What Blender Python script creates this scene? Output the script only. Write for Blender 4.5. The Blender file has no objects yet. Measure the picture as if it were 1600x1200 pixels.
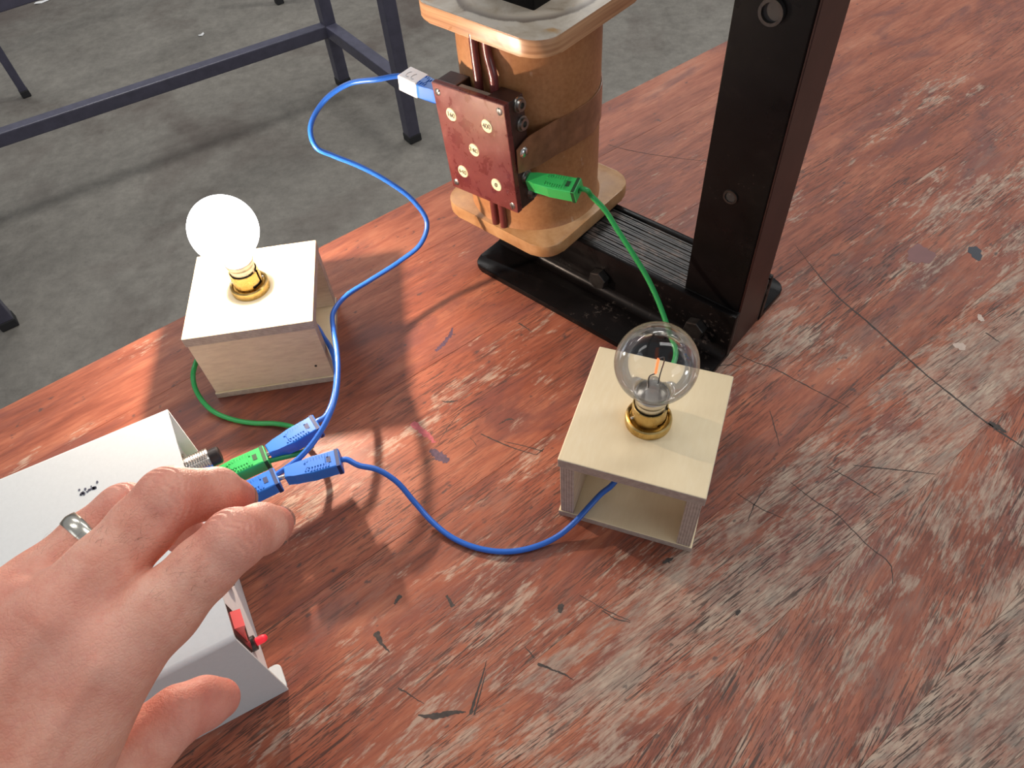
import bpy, bmesh, math, random
import numpy as np
from mathutils import Vector, Matrix

random.seed(7)
rng = np.random.default_rng(11)
scene = bpy.context.scene
COL = scene.collection
pi = math.pi

# ------------------------------------------------------------------ camera
CAM = Vector((0.0, 0.0, 0.49616))
CR = Vector((0.99494085, -0.07886648, -0.06223171))
CU = Vector((0.10046247, 0.78106265, 0.61631844))
CF = Vector((0.0, 0.61945235, -0.78503426))
FPX = 1138.643
cd = bpy.data.cameras.new('camera')
cam = bpy.data.objects.new('camera', cd)
COL.objects.link(cam)
m = Matrix((CR, CU, -CF)).transposed().to_4x4()
m.translation = CAM
cam.matrix_world = m
cd.sensor_fit = 'HORIZONTAL'
cd.sensor_width = 36.0
cd.lens = FPX * 36.0 / 1600.0
cd.clip_start = 0.01
cd.clip_end = 50
scene.camera = cam

# ------------------------------------------------------------------ light
scene.view_settings.view_transform = 'Standard'
scene.view_settings.look = 'None'
scene.view_settings.gamma = 1.0
scene.view_settings.exposure = 0.0
try:
    scene.view_settings.use_curve_mapping = False
except Exception:
    pass
wd = bpy.data.worlds.new('world')
scene.world = wd
wd.use_nodes = True
bg = wd.node_tree.nodes['Background']
bg.inputs[0].default_value = (0.80, 0.83, 0.88, 1)
bg.inputs[1].default_value = 0.37


def area_light(name, loc, target, sx, sy, power, col=(1, 1, 1)):
    ld = bpy.data.lights.new(name, 'AREA')
    ld.shape = 'RECTANGLE'
    ld.size = sx
    ld.size_y = sy
    ld.energy = power
    ld.color = col
    o = bpy.data.objects.new(name, ld)
    COL.objects.link(o)
    o.location = loc
    o.rotation_euler = (Vector(target) - Vector(loc)).to_track_quat('-Z', 'Y').to_euler()
    return o


for i, (lx, ly, pw) in enumerate([(-1.5, 2.9, 31), (0.6, 2.9, 28), (2.6, 2.6, 15),
                                  (-1.5, 0.9, 9), (0.9, 0.7, 13), (2.8, 0.5, 6)]):
    area_light('ceiling_light', (lx, ly, 2.05), (lx, ly, 0), 1.25, 0.32, pw, (1.0, 0.98, 0.95))
area_light('window_light', (2.6, -2.6, 1.3), (0.2, 0.4, 0), 1.8, 1.2, 19, (0.86, 0.93, 1.0))
area_light('window_light', (-3.0, -1.2, 1.2), (-0.2, 0.4, 0), 1.6, 1.2, 7, (0.90, 0.95, 1.0))


# ------------------------------------------------------------------ helpers
def at(x, y, z=0.0):
    """point of the bench world that the photograph shows at pixel x, y, at height z above the table top"""
    d = CF + CR * ((x - 800) / FPX) - CU * ((y - 600) / FPX)
    return CAM + d * ((z - CAM.z) / d.z)


def empty(name, loc=(0, 0, 0), rz=0.0, parent=None):
    o = bpy.data.objects.new(name, None)
    o.empty_display_size = 0.02
    COL.objects.link(o)
    o.location = loc
    o.rotation_euler = (0, 0, rz)
    if parent:
        o.parent = parent
    return o


def tag(o, label, cat, group=None, kind=None):
    if label:
        o['label'] = label
    if cat:
        o['category'] = cat
    if group:
        o['group'] = group
    if kind:
        o['kind'] = kind
    return o


def obj(name, bm, mat, parent=None, smooth=False, loc=None, rot=None):
    me = bpy.data.meshes.new(name)
    bmesh.ops.recalc_face_normals(bm, faces=bm.faces)
    bm.to_mesh(me)
    bm.free()
    if mat is not None:
        for mm in (mat if isinstance(mat, (list, tuple)) else [mat]):
            me.materials.append(mm)
    if smooth:
        me.polygons.foreach_set('use_smooth', [True] * len(me.polygons))
        if smooth != 'all':
            try:
                me.set_sharp_from_angle(angle=math.radians(38))
            except Exception:
                pass
    o = bpy.data.objects.new(name, me)
    COL.objects.link(o)
    if parent:
        o.parent = parent
    if loc is not None:
        o.location = loc
    if rot is not None:
        o.rotation_euler = rot
    return o


def NB():
    return bmesh.new()


def bx(bm, x0, x1, y0, y1, z0, z1, bev=0.0, seg=2, M=None):
    vs = [bm.verts.new(p) for p in ((x0, y0, z0), (x1, y0, z0), (x1, y1, z0), (x0, y1, z0),
                                    (x0, y0, z1), (x1, y0, z1), (x1, y1, z1), (x0, y1, z1))]
    fs = [bm.faces.new([vs[i] for i in f]) for f in
          ((3, 2, 1, 0), (4, 5, 6, 7), (0, 1, 5, 4), (1, 2, 6, 5), (2, 3, 7, 6), (3, 0, 4, 7))]
    if bev > 0:
        es = list({e for f in fs for e in f.edges})
        r = bmesh.ops.bevel(bm, geom=es, offset=bev, segments=seg, profile=0.5, affect='EDGES', clamp_overlap=True)
        vs = list({v for f in r['faces'] for v in f.verts} | {v for f in fs if f.is_valid for v in f.verts})
    if M is not None:
        bmesh.ops.transform(bm, matrix=M, verts=[v for v in vs if v.is_valid])
    return vs


def lathe(bm, prof, seg=40, axis='z', M=None, cap=False):
    """prof: (radius, height) list; radius 0 closes"""
    rings = []
    allv = []
    for r, h in prof:
        if r <= 1e-7:
            v = bm.verts.new((0, 0, h))
            rings.append([v])
            allv.append(v)
        else:
            ring = [bm.verts.new((r * math.cos(2 * pi * i / seg), r * math.sin(2 * pi * i / seg), h)) for i in range(seg)]
            rings.append(ring)
            allv += ring
    for a, b in zip(rings, rings[1:]):
        for i in range(seg):
            j = (i + 1) % seg
            if len(a) == 1 and len(b) == 1:
                continue
            if len(a) == 1:
                bm.faces.new((a[0], b[i], b[j]))
            elif len(b) == 1:
                bm.faces.new((a[i], a[j], b[0]))
            else:
                bm.faces.new((a[i], a[j], b[j], b[i]))
    if M is not None:
        bmesh.ops.transform(bm, matrix=M, verts=allv)
    return allv


def prism(bm, poly, h0, h1, bev=0.0, seg=2, M=None):
    """polygon (x, y) extruded along z"""
    a = [bm.verts.new((x, y, h0)) for x, y in poly]
    b = [bm.verts.new((x, y, h1)) for x, y in poly]
    f0 = bm.faces.new(a[::-1])
    f1 = bm.faces.new(b)
    n = len(poly)
    for i in range(n):
        bm.faces.new((a[i], a[(i + 1) % n], b[(i + 1) % n], b[i]))
    vs = a + b
    if bev > 0:
        es = list(f0.edges) + list(f1.edges)
        r = bmesh.ops.bevel(bm, geom=es, offset=bev, segments=seg, profile=0.5, affect='EDGES', clamp_overlap=True)
        vs = list({v for f in r['faces'] for v in f.verts} | set(v for v in vs if v.is_valid))
    if M is not None:
        bmesh.ops.transform(bm, matrix=M, verts=[v for v in vs if v.is_valid])
    return vs


def round_rect(x0, x1, y0, y1, r, n=8):
    pts = []
    for cx, cy, a0 in ((x1 - r, y1 - r, 0), (x0 + r, y1 - r, 90), (x0 + r, y0 + r, 180), (x1 - r, y0 + r, 270)):
        for i in range(n + 1):
            a = math.radians(a0 + 90 * i / n)
            pts.append((cx + r * math.cos(a), cy + r * math.sin(a)))
    return pts


def catmull(pts, n=12):
    pts = [Vector(p) for p in pts]
    P = [2 * pts[0] - pts[1]] + pts + [2 * pts[-1] - pts[-2]]
    out = []
    for i in range(1, len(P) - 2):
        p0, p1, p2, p3 = P[i - 1], P[i], P[i + 1], P[i + 2]
        t0 = 0.0
        t1 = t0 + max((p1 - p0).length, 1e-6) ** 0.5
        t2 = t1 + max((p2 - p1).length, 1e-6) ** 0.5
        t3 = t2 + max((p3 - p2).length, 1e-6) ** 0.5
        for k in range(n):
            t = t1 + (t2 - t1) * k / n
            a1 = p0 * ((t1 - t) / (t1 - t0)) + p1 * ((t - t0) / (t1 - t0))
            a2 = p1 * ((t2 - t) / (t2 - t1)) + p2 * ((t - t1) / (t2 - t1))
            a3 = p2 * ((t3 - t) / (t3 - t2)) + p3 * ((t - t2) / (t3 - t2))
            b1 = a1 * ((t2 - t) / (t2 - t0)) + a2 * ((t - t0) / (t2 - t0))
            b2 = a2 * ((t3 - t) / (t3 - t1)) + a3 * ((t - t1) / (t3 - t1))
            out.append(b1 * ((t2 - t) / (t2 - t1)) + b2 * ((t - t1) / (t2 - t1)))
    out.append(pts[-1])
    return out


def tube(bm, path, r, seg=12, cap=True):
    path = [Vector(p) for p in path]
    n = len(path)
    tan = [(path[min(i + 1, n - 1)] - path[max(i - 1, 0)]).normalized() for i in range(n)]
    up = Vector((0, 0, 1)) if abs(tan[0].z) < 0.9 else Vector((1, 0, 0))
    nx = tan[0].cross(up).normalized()
    rings = []
    for i in range(n):
        nx = (nx - tan[i] * nx.dot(tan[i])).normalized()
        ny = tan[i].cross(nx)
        rr = r[i] if isinstance(r, (list, tuple)) else r
        rings.append([bm.verts.new(path[i] + (nx * math.cos(2 * pi * k / seg) + ny * math.sin(2 * pi * k / seg)) * rr)
                      for k in range(seg)])
    for a, b in zip(rings, rings[1:]):
        for k in range(seg):
            bm.faces.new((a[k], a[(k + 1) % seg], b[(k + 1) % seg], b[k]))
    if cap:
        bm.faces.new(rings[0][::-1])
        bm.faces.new(rings[-1])


# ------------------------------------------------------------------ materials
class Mat:
    def __init__(self, name):
        self.m = bpy.data.materials.new(name)
        self.m.use_nodes = True
        self.nt = self.m.node_tree
        self.b = self.nt.nodes['Principled BSDF']
        self.out = self.nt.nodes['Material Output']

    def n(self, t, **kw):
        nd = self.nt.nodes.new(t)
        for k, v in kw.items():
            setattr(nd, k, v)
        return nd

    def l(self, a, b):
        self.nt.links.new(a, b)

    def set(self, **kw):
        for k, v in kw.items():
            self.b.inputs[k.replace('_', ' ')].default_value = v
        return self

    def coord(self, out='Object', scale=(1, 1, 1), loc=(0, 0, 0), rot=(0, 0, 0)):
        tc = self.n('ShaderNodeTexCoord')
        mp = self.n('ShaderNodeMapping')
        mp.inputs['Scale'].default_value = scale
        mp.inputs['Location'].default_value = loc
        mp.inputs['Rotation'].default_value = rot
        self.l(tc.outputs[out], mp.inputs[0])
        return mp.outputs[0]

    def noise(self, vec, scale, detail=4, rough=0.55, dist=0.0):
        nd = self.n('ShaderNodeTexNoise')
        nd.inputs['Scale'].default_value = scale
        nd.inputs['Detail'].default_value = detail
        nd.inputs['Roughness'].default_value = rough
        nd.inputs['Distortion'].default_value = dist
        self.l(vec, nd.inputs['Vector'])
        return nd.outputs['Fac']

    def ramp(self, fac, stops, interp='LINEAR'):
        nd = self.n('ShaderNodeValToRGB')
        nd.color_ramp.interpolation = interp
        e = nd.color_ramp.elements
        while len(e) < len(stops):
            e.new(0.5)
        for el, (p, c) in zip(e, stops):
            el.position = p
            el.color = (c[0], c[1], c[2], 1) if not isinstance(c, (int, float)) else (c, c, c, 1)
        self.l(fac, nd.inputs[0])
        return nd.outputs[0]

    def mix(self, fac, a, b, blend='MIX'):
        nd = self.n('ShaderNodeMix', data_type='RGBA', blend_type=blend)
        for s, v in ((nd.inputs[0], fac), (nd.inputs[6], a), (nd.inputs[7], b)):
            if hasattr(v, 'is_linked'):
                self.l(v, s)
            elif isinstance(v, (int, float)):
                s.default_value = v
            else:
                s.default_value = (v[0], v[1], v[2], 1)
        return nd.outputs[2]

    def math(self, op, a, b=0.0, c=0.0, clamp=False):
        nd = self.n('ShaderNodeMath', operation=op, use_clamp=clamp)
        for s, v in zip(nd.inputs, (a, b, c)):
            if hasattr(v, 'is_linked'):
                self.l(v, s)
            else:
                s.default_value = v
        return nd.outputs[0]

    def bump(self, h, strength=0.3, dist=0.001):
        nd = self.n('ShaderNodeBump')
        nd.inputs['Strength'].default_value = strength
        nd.inputs['Distance'].default_value = dist
        self.l(h, nd.inputs['Height'])
        self.l(nd.outputs[0], self.b.inputs['Normal'])
        return nd

    def color(self, c):
        if hasattr(c, 'is_linked'):
            self.l(c, self.b.inputs['Base Color'])
        else:
            self.b.inputs['Base Color'].default_value = (c[0], c[1], c[2], 1)
        return self

    def rough(self, c):
        if hasattr(c, 'is_linked'):
            self.l(c, self.b.inputs['Roughness'])
        else:
            self.b.inputs['Roughness'].default_value = c
        return self


def plain(name, col, rough=0.5, metal=0.0, var=0.08, scale=60, bump=0.0, spec=0.5):
    M = Mat(name)
    f = M.noise(M.coord(), scale, 4)
    c0 = tuple(max(0, x * (1 - var)) for x in col)
    c1 = tuple(min(1, x * (1 + var)) for x in col)
    M.color(M.ramp(f, [(0.3, c0), (0.7, c1)]))
    M.rough(rough)
    M.set(Metallic=metal)
    M.b.inputs['Specular IOR Level'].default_value = spec
    if bump:
        M.bump(f, bump, 0.0005)
    return M.m


# --- table planks: worn reddish hardwood, grain along local x
def wood_table():
    M = Mat('worn_red_hardwood')
    oi = M.n('ShaderNodeObjectInfo')
    tc = M.n('ShaderNodeTexCoord')
    off = M.n('ShaderNodeVectorMath', operation='ADD')
    comb = M.n('ShaderNodeCombineXYZ')
    M.l(M.math('MULTIPLY', oi.outputs['Random'], 7.3), comb.inputs[0])
    M.l(M.math('MULTIPLY', oi.outputs['Random'], 3.1), comb.inputs[2])
    M.l(tc.outputs['Object'], off.inputs[0])
    M.l(comb.outputs[0], off.inputs[1])
    vr = M.n('ShaderNodeVectorRotate', rotation_type='Z_AXIS')
    M.l(off.outputs[0], vr.inputs['Vector'])
    ga = M.n('ShaderNodeAttribute', attribute_type='OBJECT', attribute_name='grain')
    M.l(ga.outputs['Fac'], vr.inputs['Angle'])
    wa = M.n('ShaderNodeAttribute', attribute_type='OBJECT', attribute_name='wear')
    base = vr.outputs[0]

    def mp(sc, loc=(0, 0, 0), src=base, rot=(0, 0, 0.035)):
        nd = M.n('ShaderNodeMapping')
        nd.inputs['Scale'].default_value = sc
        nd.inputs['Location'].default_value = loc
        nd.inputs['Rotation'].default_value = rot
        M.l(src, nd.inputs[0])
        return nd.outputs[0]

    def add(*terms):
        r = None
        for f, w in terms:
            t = M.math('MULTIPLY', f, w)
            r = t if r is None else M.math('ADD', r, t)
        return r
    whole = tc.outputs['Object']
    sep = M.n('ShaderNodeSeparateXYZ')
    M.l(whole, sep.inputs[0])
    vgrad = M.math('MULTIPLY', sep.outputs[1], -1.0 / 0.9)      # 0 at the far edge, 1 at the working side
    # colour along the grain
    g0 = M.noise(mp((3, 11, 1), src=whole), 1.0, 4, 0.55, 0.5)
    g1 = M.noise(mp((9, 60, 1)), 1.0, 5, 0.6, 0.4)
    g2 = M.noise(mp((38, 330, 1), (5, 2, 0)), 1.0, 4, 0.65, 0.2)
    tone = add((g0, 0.36), (g1, 0.38), (g2, 0.26))
    col = M.ramp(tone, [(0.36, (0.125, 0.034, 0.019)), (0.44, (0.230, 0.065, 0.034)), (0.51, (0.335, 0.105, 0.056)),
                        (0.58, (0.430, 0.155, 0.084)), (0.67, (0.490, 0.225, 0.140))])
    col = M.mix(M.math('MULTIPLY', oi.outputs['Random'], 0.30), col, (0.255, 0.075, 0.045))
    # purple-brown varnish stains
    st = M.noise(mp((8, 22, 1), (3, 7, 1), src=whole), 1.0, 5, 0.6, 0.9)
    col = M.mix(M.ramp(st, [(0.50, 0.0), (0.66, 0.70)]), col, (0.155, 0.055, 0.047))
    # worn, bare grey-beige wood, mostly on the working side
    w0 = M.noise(mp((4, 10, 1), (1, 9, 4), src=whole), 1.0, 4, 0.6, 0.5)
    w1 = M.noise(mp((20, 62, 1), (4, 3, 4)), 1.0, 5, 0.65, 0.6)
    w2 = M.noise(mp((75, 430, 1), (2, 1, 4)), 1.0, 4, 0.7, 0.2)
    ugrad = M.ramp(M.math('ADD', M.math('MULTIPLY', sep.outputs[0], 1.2), 0.45), [(0.05, 0.0), (0.55, 1.0)])
    place = M.math('MULTIPLY', wa.outputs['Fac'], M.math('ADD', M.math('MULTIPLY', ugrad, 0.55), 0.45))
    wsum = M.math('ADD', add((w0, 0.40), (w1, 0.36), (w2, 0.24)), M.math('MULTIPLY', place, 0.100))
    wear = M.ramp(wsum, [(0.555, 0.0), (0.595, 0.60), (0.68, 0.86)])
    wcol = M.ramp(add((w2, 0.5), (w1, 0.5)), [(0.38, (0.26, 0.145, 0.112)), (0.49, (0.395, 0.268, 0.205)), (0.60, (0.51, 0.405, 0.310))])
    col = M.mix(wear, col, wcol)
    # grey weathering inside the worn parts
    gy = M.noise(mp((24, 90, 1), (6, 4, 9)), 1.0, 5, 0.65, 0.5)
    gf = M.math('MULTIPLY', M.ramp(gy, [(0.50, 0.0), (0.68, 0.60)]), place)
    col = M.mix(gf, col, (0.215, 0.185, 0.155))
    # pores: short dark lines along the grain
    p1 = M.noise(mp((34, 700, 1), (0, 3, 2), rot=(0, 0, 0.05)), 1.0, 2, 0.5, 0.0)
    p2 = M.noise(mp((85, 1150, 1), (4, 1, 2), rot=(0, 0, 0.03)), 1.0, 2, 0.5, 0.0)
    pz = M.noise(mp((9, 30, 1), (8, 2, 2)), 1.0, 4, 0.6)
    pm = M.ramp(pz, [(0.36, 0.12), (0.60, 1.0)])
    pores = M.math('MULTIPLY', M.math('MAXIMUM', M.ramp(p1, [(0.585, 0.0), (0.625, 1.0)]), M.math('MULTIPLY', M.ramp(p2, [(0.57, 0.0), (0.61, 1.0)]), 0.85)), pm)
    near = M.ramp(vgrad, [(0.05, 0.22), (0.28, 0.85), (0.6, 1.0)])
    pores = M.math('MULTIPLY', pores, near)
    col = M.mix(M.math('MULTIPLY', pores, 0.88), col, (0.040, 0.026, 0.022))
    # dents and ink specks
    d1 = M.noise(mp((95, 170, 1), (3, 3, 8)), 1.0, 3, 0.5)
    col = M.mix(M.math('MULTIPLY', M.ramp(d1, [(0.67, 0.0), (0.74, 1.0)]), 0.7), col, (0.055, 0.045, 0.045))
    M.color(col)
    M.rough(M.ramp(M.math('ADD', wear, M.math('MULTIPLY', g2, 0.3)), [(0.0, 0.40), (1.0, 0.66)]))
    M.b.inputs['Specular IOR Level'].default_value = 0.32
    h = M.math('SUBTRACT', M.math('MULTIPLY', g2, 0.3), M.math('MULTIPLY', pores, 1.0))
    M.bump(h, 0.35, 0.0005)
    return M.m


def concrete():
    M = Mat('grey_concrete')
    v = M.coord()
    a = M.noise(v, 2.2, 5, 0.6, 0.4)
    b = M.noise(v, 30, 5, 0.7)
    c = M.noise(v, 190, 2, 0.5)
    col = M.ramp(a, [(0.32, (0.122, 0.110, 0.092)), (0.55, (0.180, 0.166, 0.142)), (0.72, (0.212, 0.196, 0.168))])
    col = M.mix(0.35, col, M.ramp(b, [(0.3, (0.080, 0.073, 0.063)), (0.7, (0.300, 0.280, 0.242))]))
    col = M.mix(M.ramp(c, [(0.62, 0.0), (0.72, 0.25)]), col, (0.05, 0.05, 0.048))
    # brown stain patches
    d = M.noise(M.coord(loc=(3, 1, 0)), 1.6, 5, 0.65, 0.6)
    col = M.mix(M.ramp(d, [(0.52, 0.0), (0.68, 0.65)]), col, (0.070, 0.047, 0.038))
    M.color(col).rough(0.7)
    M.bump(b, 0.2, 0.002)
    return M.m


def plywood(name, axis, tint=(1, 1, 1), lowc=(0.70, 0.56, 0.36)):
    """axis: index of the thickness direction: its faces are birch in the given tint, the others show the plies"""
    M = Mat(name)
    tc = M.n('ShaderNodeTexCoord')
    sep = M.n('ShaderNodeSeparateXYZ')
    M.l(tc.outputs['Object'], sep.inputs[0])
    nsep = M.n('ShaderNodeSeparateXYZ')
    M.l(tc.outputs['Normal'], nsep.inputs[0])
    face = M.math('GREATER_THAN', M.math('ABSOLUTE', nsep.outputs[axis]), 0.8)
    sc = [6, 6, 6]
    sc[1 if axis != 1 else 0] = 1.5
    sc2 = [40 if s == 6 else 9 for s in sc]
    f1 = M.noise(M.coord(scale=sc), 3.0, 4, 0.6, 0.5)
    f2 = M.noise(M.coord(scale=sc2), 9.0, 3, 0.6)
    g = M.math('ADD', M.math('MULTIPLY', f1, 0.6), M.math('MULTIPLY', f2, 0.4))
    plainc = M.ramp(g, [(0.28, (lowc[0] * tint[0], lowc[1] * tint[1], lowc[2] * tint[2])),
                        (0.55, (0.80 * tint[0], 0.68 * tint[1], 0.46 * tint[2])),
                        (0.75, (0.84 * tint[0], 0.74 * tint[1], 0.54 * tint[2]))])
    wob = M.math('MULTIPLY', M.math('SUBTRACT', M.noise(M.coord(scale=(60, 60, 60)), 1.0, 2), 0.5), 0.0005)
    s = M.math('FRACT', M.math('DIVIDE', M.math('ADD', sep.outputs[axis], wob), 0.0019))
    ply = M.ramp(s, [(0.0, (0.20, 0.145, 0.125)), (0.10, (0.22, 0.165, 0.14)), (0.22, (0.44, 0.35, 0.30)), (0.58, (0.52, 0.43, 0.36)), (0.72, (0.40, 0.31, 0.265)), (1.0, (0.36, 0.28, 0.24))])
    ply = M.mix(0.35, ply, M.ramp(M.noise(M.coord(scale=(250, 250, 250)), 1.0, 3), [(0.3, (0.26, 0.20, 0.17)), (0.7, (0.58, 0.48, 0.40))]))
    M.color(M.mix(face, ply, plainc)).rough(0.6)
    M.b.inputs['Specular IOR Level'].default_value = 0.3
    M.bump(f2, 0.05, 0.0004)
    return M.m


def black_iron():
    M = Mat('chipped_black_paint')
    v = M.coord()
    a = M.noise(v, 45, 6, 0.65, 0.3)
    b = M.noise(v, 260, 4, 0.6)
    c = M.noise(v, 14, 5, 0.6, 0.4)
    col = M.ramp(a, [(0.3, (0.0035, 0.003, 0.003)), (0.6, (0.006, 0.005, 0.005)), (0.75, (0.014, 0.011, 0.010))])
    s = M.math('ADD', M.math('MULTIPLY', c, 0.55), M.math('MULTIPLY', b, 0.45))
    col = M.mix(M.ramp(s, [(0.60, 0.0), (0.68, 0.75)]), col, (0.10, 0.080, 0.070))
    M.color(col)
    M.rough(M.ramp(c, [(0.3, 0.22), (0.7, 0.42)]))
    M.b.inputs['Specular IOR Level'].default_value = 0.13
    M.bump(a, 0.25, 0.0006)
    return M.m


def brass():
    M = Mat('brass')
    f = M.noise(M.coord(), 130, 4)
    M.color(M.ramp(f, [(0.3, (0.46, 0.30, 0.10)), (0.7, (0.70, 0.52, 0.22))]))
    M.set(Metallic=1.0)
    M.rough(M.ramp(f, [(0.3, 0.22), (0.7, 0.38)]))
    return M.m


def clear_glass():
    M = Mat('thin_clear_glass')
    nt = M.nt
    tr = M.n('ShaderNodeBsdfTransparent')
    lw = M.n('ShaderNodeLayerWeight')
    lw.inputs[0].default_value = 0.30
    tcol = M.ramp(lw.outputs['Facing'], [(0.0, (0.985, 0.985, 0.985)), (0.75, (0.97, 0.965, 0.96)), (0.95, (0.90, 0.86, 0.84)), (1.0, (0.78, 0.73, 0.71))])
    M.l(tcol, tr.inputs[0])
    gl = M.n('ShaderNodeBsdfGlossy')
    gl.inputs['Roughness'].default_value = 0.02
    fr = M.n('ShaderNodeFresnel')
    fr.inputs[0].default_value = 1.5
    mx = M.n('ShaderNodeMixShader')
    M.l(M.math('MULTIPLY', fr.outputs[0], 0.75, clamp=True), mx.inputs[0])
    M.l(tr.outputs[0], mx.inputs[1])
    M.l(gl.outputs[0], mx.inputs[2])
    M.l(mx.outputs[0], M.out.inputs[0])
    return M.m


def lit_glass():
    """glowing lamp glass: lets the filament's light through and glows itself"""
    M = Mat('glowing_lamp_glass')
    tr = M.n('ShaderNodeBsdfTransparent')
    tr.inputs[0].default_value = (0.96, 0.96, 0.96, 1)
    em = M.n('ShaderNodeEmission')
    em.inputs[0].default_value = (1.0, 0.96, 0.93, 1)
    em.inputs[1].default_value = 2.6
    ad = M.n('ShaderNodeAddShader')
    M.l(tr.outputs[0], ad.inputs[0])
    M.l(em.outputs[0], ad.inputs[1])
    M.l(ad.outputs[0], M.out.inputs[0])
    return M.m


def emis(name, col, s, base=None):
    M = Mat(name)
    M.color(base or col)
    M.b.inputs['Emission Color'].default_value = (*col, 1)
    M.b.inputs['Emission Strength'].default_value = s
    return M.m


def flange_mat():
    M = Mat('varnished_pressboard')
    v = M.coord()
    a = M.noise(v, 28, 5, 0.6, 0.4)
    b = M.noise(v, 120, 4, 0.6)
    col = M.ramp(a, [(0.3, (0.29, 0.130, 0.045)), (0.55, (0.42, 0.215, 0.082)), (0.75, (0.52, 0.31, 0.145))])
    col = M.mix(0.25, col, M.ramp(b, [(0.3, (0.28, 0.15, 0.07)), (0.7, (0.68, 0.48, 0.28))]))
    M.color(col)
    M.rough(M.ramp(b, [(0.3, 0.28), (0.7, 0.5)]))
    M.bump(b, 0.15, 0.0005)
    return M.m


def dusty_flange_mat():
    """upper cheek: dusty whitish top with amber drips and a dark ring left around the core"""
    M = Mat('dusty_varnished_pressboard')
    v = M.coord()
    tc = M.n('ShaderNodeTexCoord')
    a = M.noise(v, 34, 6, 0.65, 0.6)
    b = M.noise(v, 120, 4, 0.6)
    col = M.ramp(a, [(0.28, (0.30, 0.22, 0.15)), (0.42, (0.50, 0.41, 0.31)), (0.60, (0.62, 0.54, 0.44)), (0.78, (0.56, 0.50, 0.44))])
    am = M.noise(M.coord(loc=(1.3, 0.4, 0)), 22, 4, 0.6, 0.8)
    col = M.mix(M.ramp(am, [(0.56, 0.0), (0.66, 0.8)]), col, (0.50, 0.27, 0.09))
    ln = M.n('ShaderNodeVectorMath', operation='LENGTH')
    pl = M.n('ShaderNodeMapping')
    pl.inputs['Scale'].default_value = (1, 1, 0)
    M.l(tc.outputs['Object'], pl.inputs[0])
    M.l(pl.outputs[0], ln.inputs[0])
    rr = M.math('ADD', ln.outputs['Value'], M.math('MULTIPLY', M.math('SUBTRACT', a, 0.5), 0.010))
    ring = M.ramp(M.math('DIVIDE', rr, 0.08), [(0.60, 0.0), (0.68, 0.75), (0.705, 0.85), (0.73, 0.0)])
    col = M.mix(ring, col, (0.16, 0.12, 0.095))
    nsep = M.n('ShaderNodeSeparateXYZ')
    M.l(tc.outputs['Normal'], nsep.inputs[0])
    top = M.ramp(nsep.outputs[2], [(0.45, 0.0), (0.8, 1.0)])
    side = M.ramp(M.noise(M.coord(scale=(8, 8, 260)), 1.0, 3), [(0.35, (0.36, 0.17, 0.08)), (0.65, (0.62, 0.36, 0.19))])
    M.color(M.mix(top, side, col))
    M.rough(M.ramp(a, [(0.3, 0.25), (0.7, 0.5)]))
    M.bump(a, 0.3, 0.0008)
    return M.m


def winding_mat():
    M = Mat('brown_varnished_paper')
    v = M.coord()
    a = M.noise(M.coord(scale=(1, 1, 0.6)), 22, 5, 0.6, 0.4)
    b = M.noise(v, 300, 2, 0.5)
    col = M.ramp(a, [(0.3, (0.29, 0.115, 0.042)), (0.55, (0.38, 0.165, 0.062)), (0.75, (0.45, 0.220, 0.092))])
    col = M.mix(0.15, col, M.ramp(b, [(0.3, (0.22, 0.10, 0.05)), (0.7, (0.66, 0.40, 0.20))]))
    sc = M.noise(M.coord(scale=(1, 1, 0.5), loc=(0.3, 2, 0)), 75, 3, 0.6)
    col = M.mix(M.ramp(sc, [(0.70, 0.0), (0.76, 0.5)]), col, (0.62, 0.48, 0.36))
    M.color(col)
    M.rough(M.ramp(a, [(0.3, 0.32), (0.7, 0.5)]))
    return M.m


def bakelite():
    M = Mat('maroon_bakelite')
    v = M.coord()
    a = M.noise(v, 60, 5, 0.65, 0.3)
    b = M.noise(v, 420, 3, 0.6)
    col = M.ramp(a, [(0.3, (0.095, 0.018, 0.018)), (0.6, (0.150, 0.034, 0.030)), (0.78, (0.22, 0.085, 0.070))])
    col = M.mix(M.ramp(b, [(0.60, 0.0), (0.75, 0.3)]), col, (0.30, 0.17, 0.15))
    M.color(col)
    M.rough(M.ramp(a, [(0.3, 0.20), (0.7, 0.42)]))
    return M.m


def cable_mat(name, col):
    M = Mat(name)
    M.color(col).rough(0.33)
    M.b.inputs['Coat Weight'].default_value = 0.15
    return M.m


MT = {}
MT['wood'] = wood_table()
MT['concrete'] = concrete()
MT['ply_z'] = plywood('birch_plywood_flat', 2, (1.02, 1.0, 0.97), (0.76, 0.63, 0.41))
MT['ply_x'] = plywood('birch_plywood_shade_tint', 0, (0.86, 0.80, 0.86), (0.58, 0.44, 0.30))  # side board faces: pinkish bounced light in shade, painted into the tint
MT['iron'] = black_iron()
MT['iron_brown'] = plain('red_brown_iron_edge', (0.030, 0.010, 0.008), 0.42, 0.0, 0.25, 60, 0.1, 0.3)
MT['bolt'] = plain('blackened_bolt_steel', (0.050, 0.045, 0.042), 0.35, 0.7, 0.3, 150, 0.1)
MT['brass'] = brass()
MT['glass'] = clear_glass()
MT['lit'] = lit_glass()
MT['cap'] = plain('aluminium_cap', (0.66, 0.63, 0.58), 0.30, 1.0, 0.06, 90)
MT['solder'] = plain('white_cement', (0.72, 0.68, 0.60), 0.5, 0.0, 0.06, 90)
MT['stem'] = clear_glass()
MT['wire'] = plain('support_wire', (0.12, 0.11, 0.11), 0.35, 0.9, 0.1)
MT['filament'] = emis('dim_filament', (1.0, 0.25, 0.07), 0.85)
MT['flange'] = flange_mat()
MT['flange_dusty'] = dusty_flange_mat()
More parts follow.
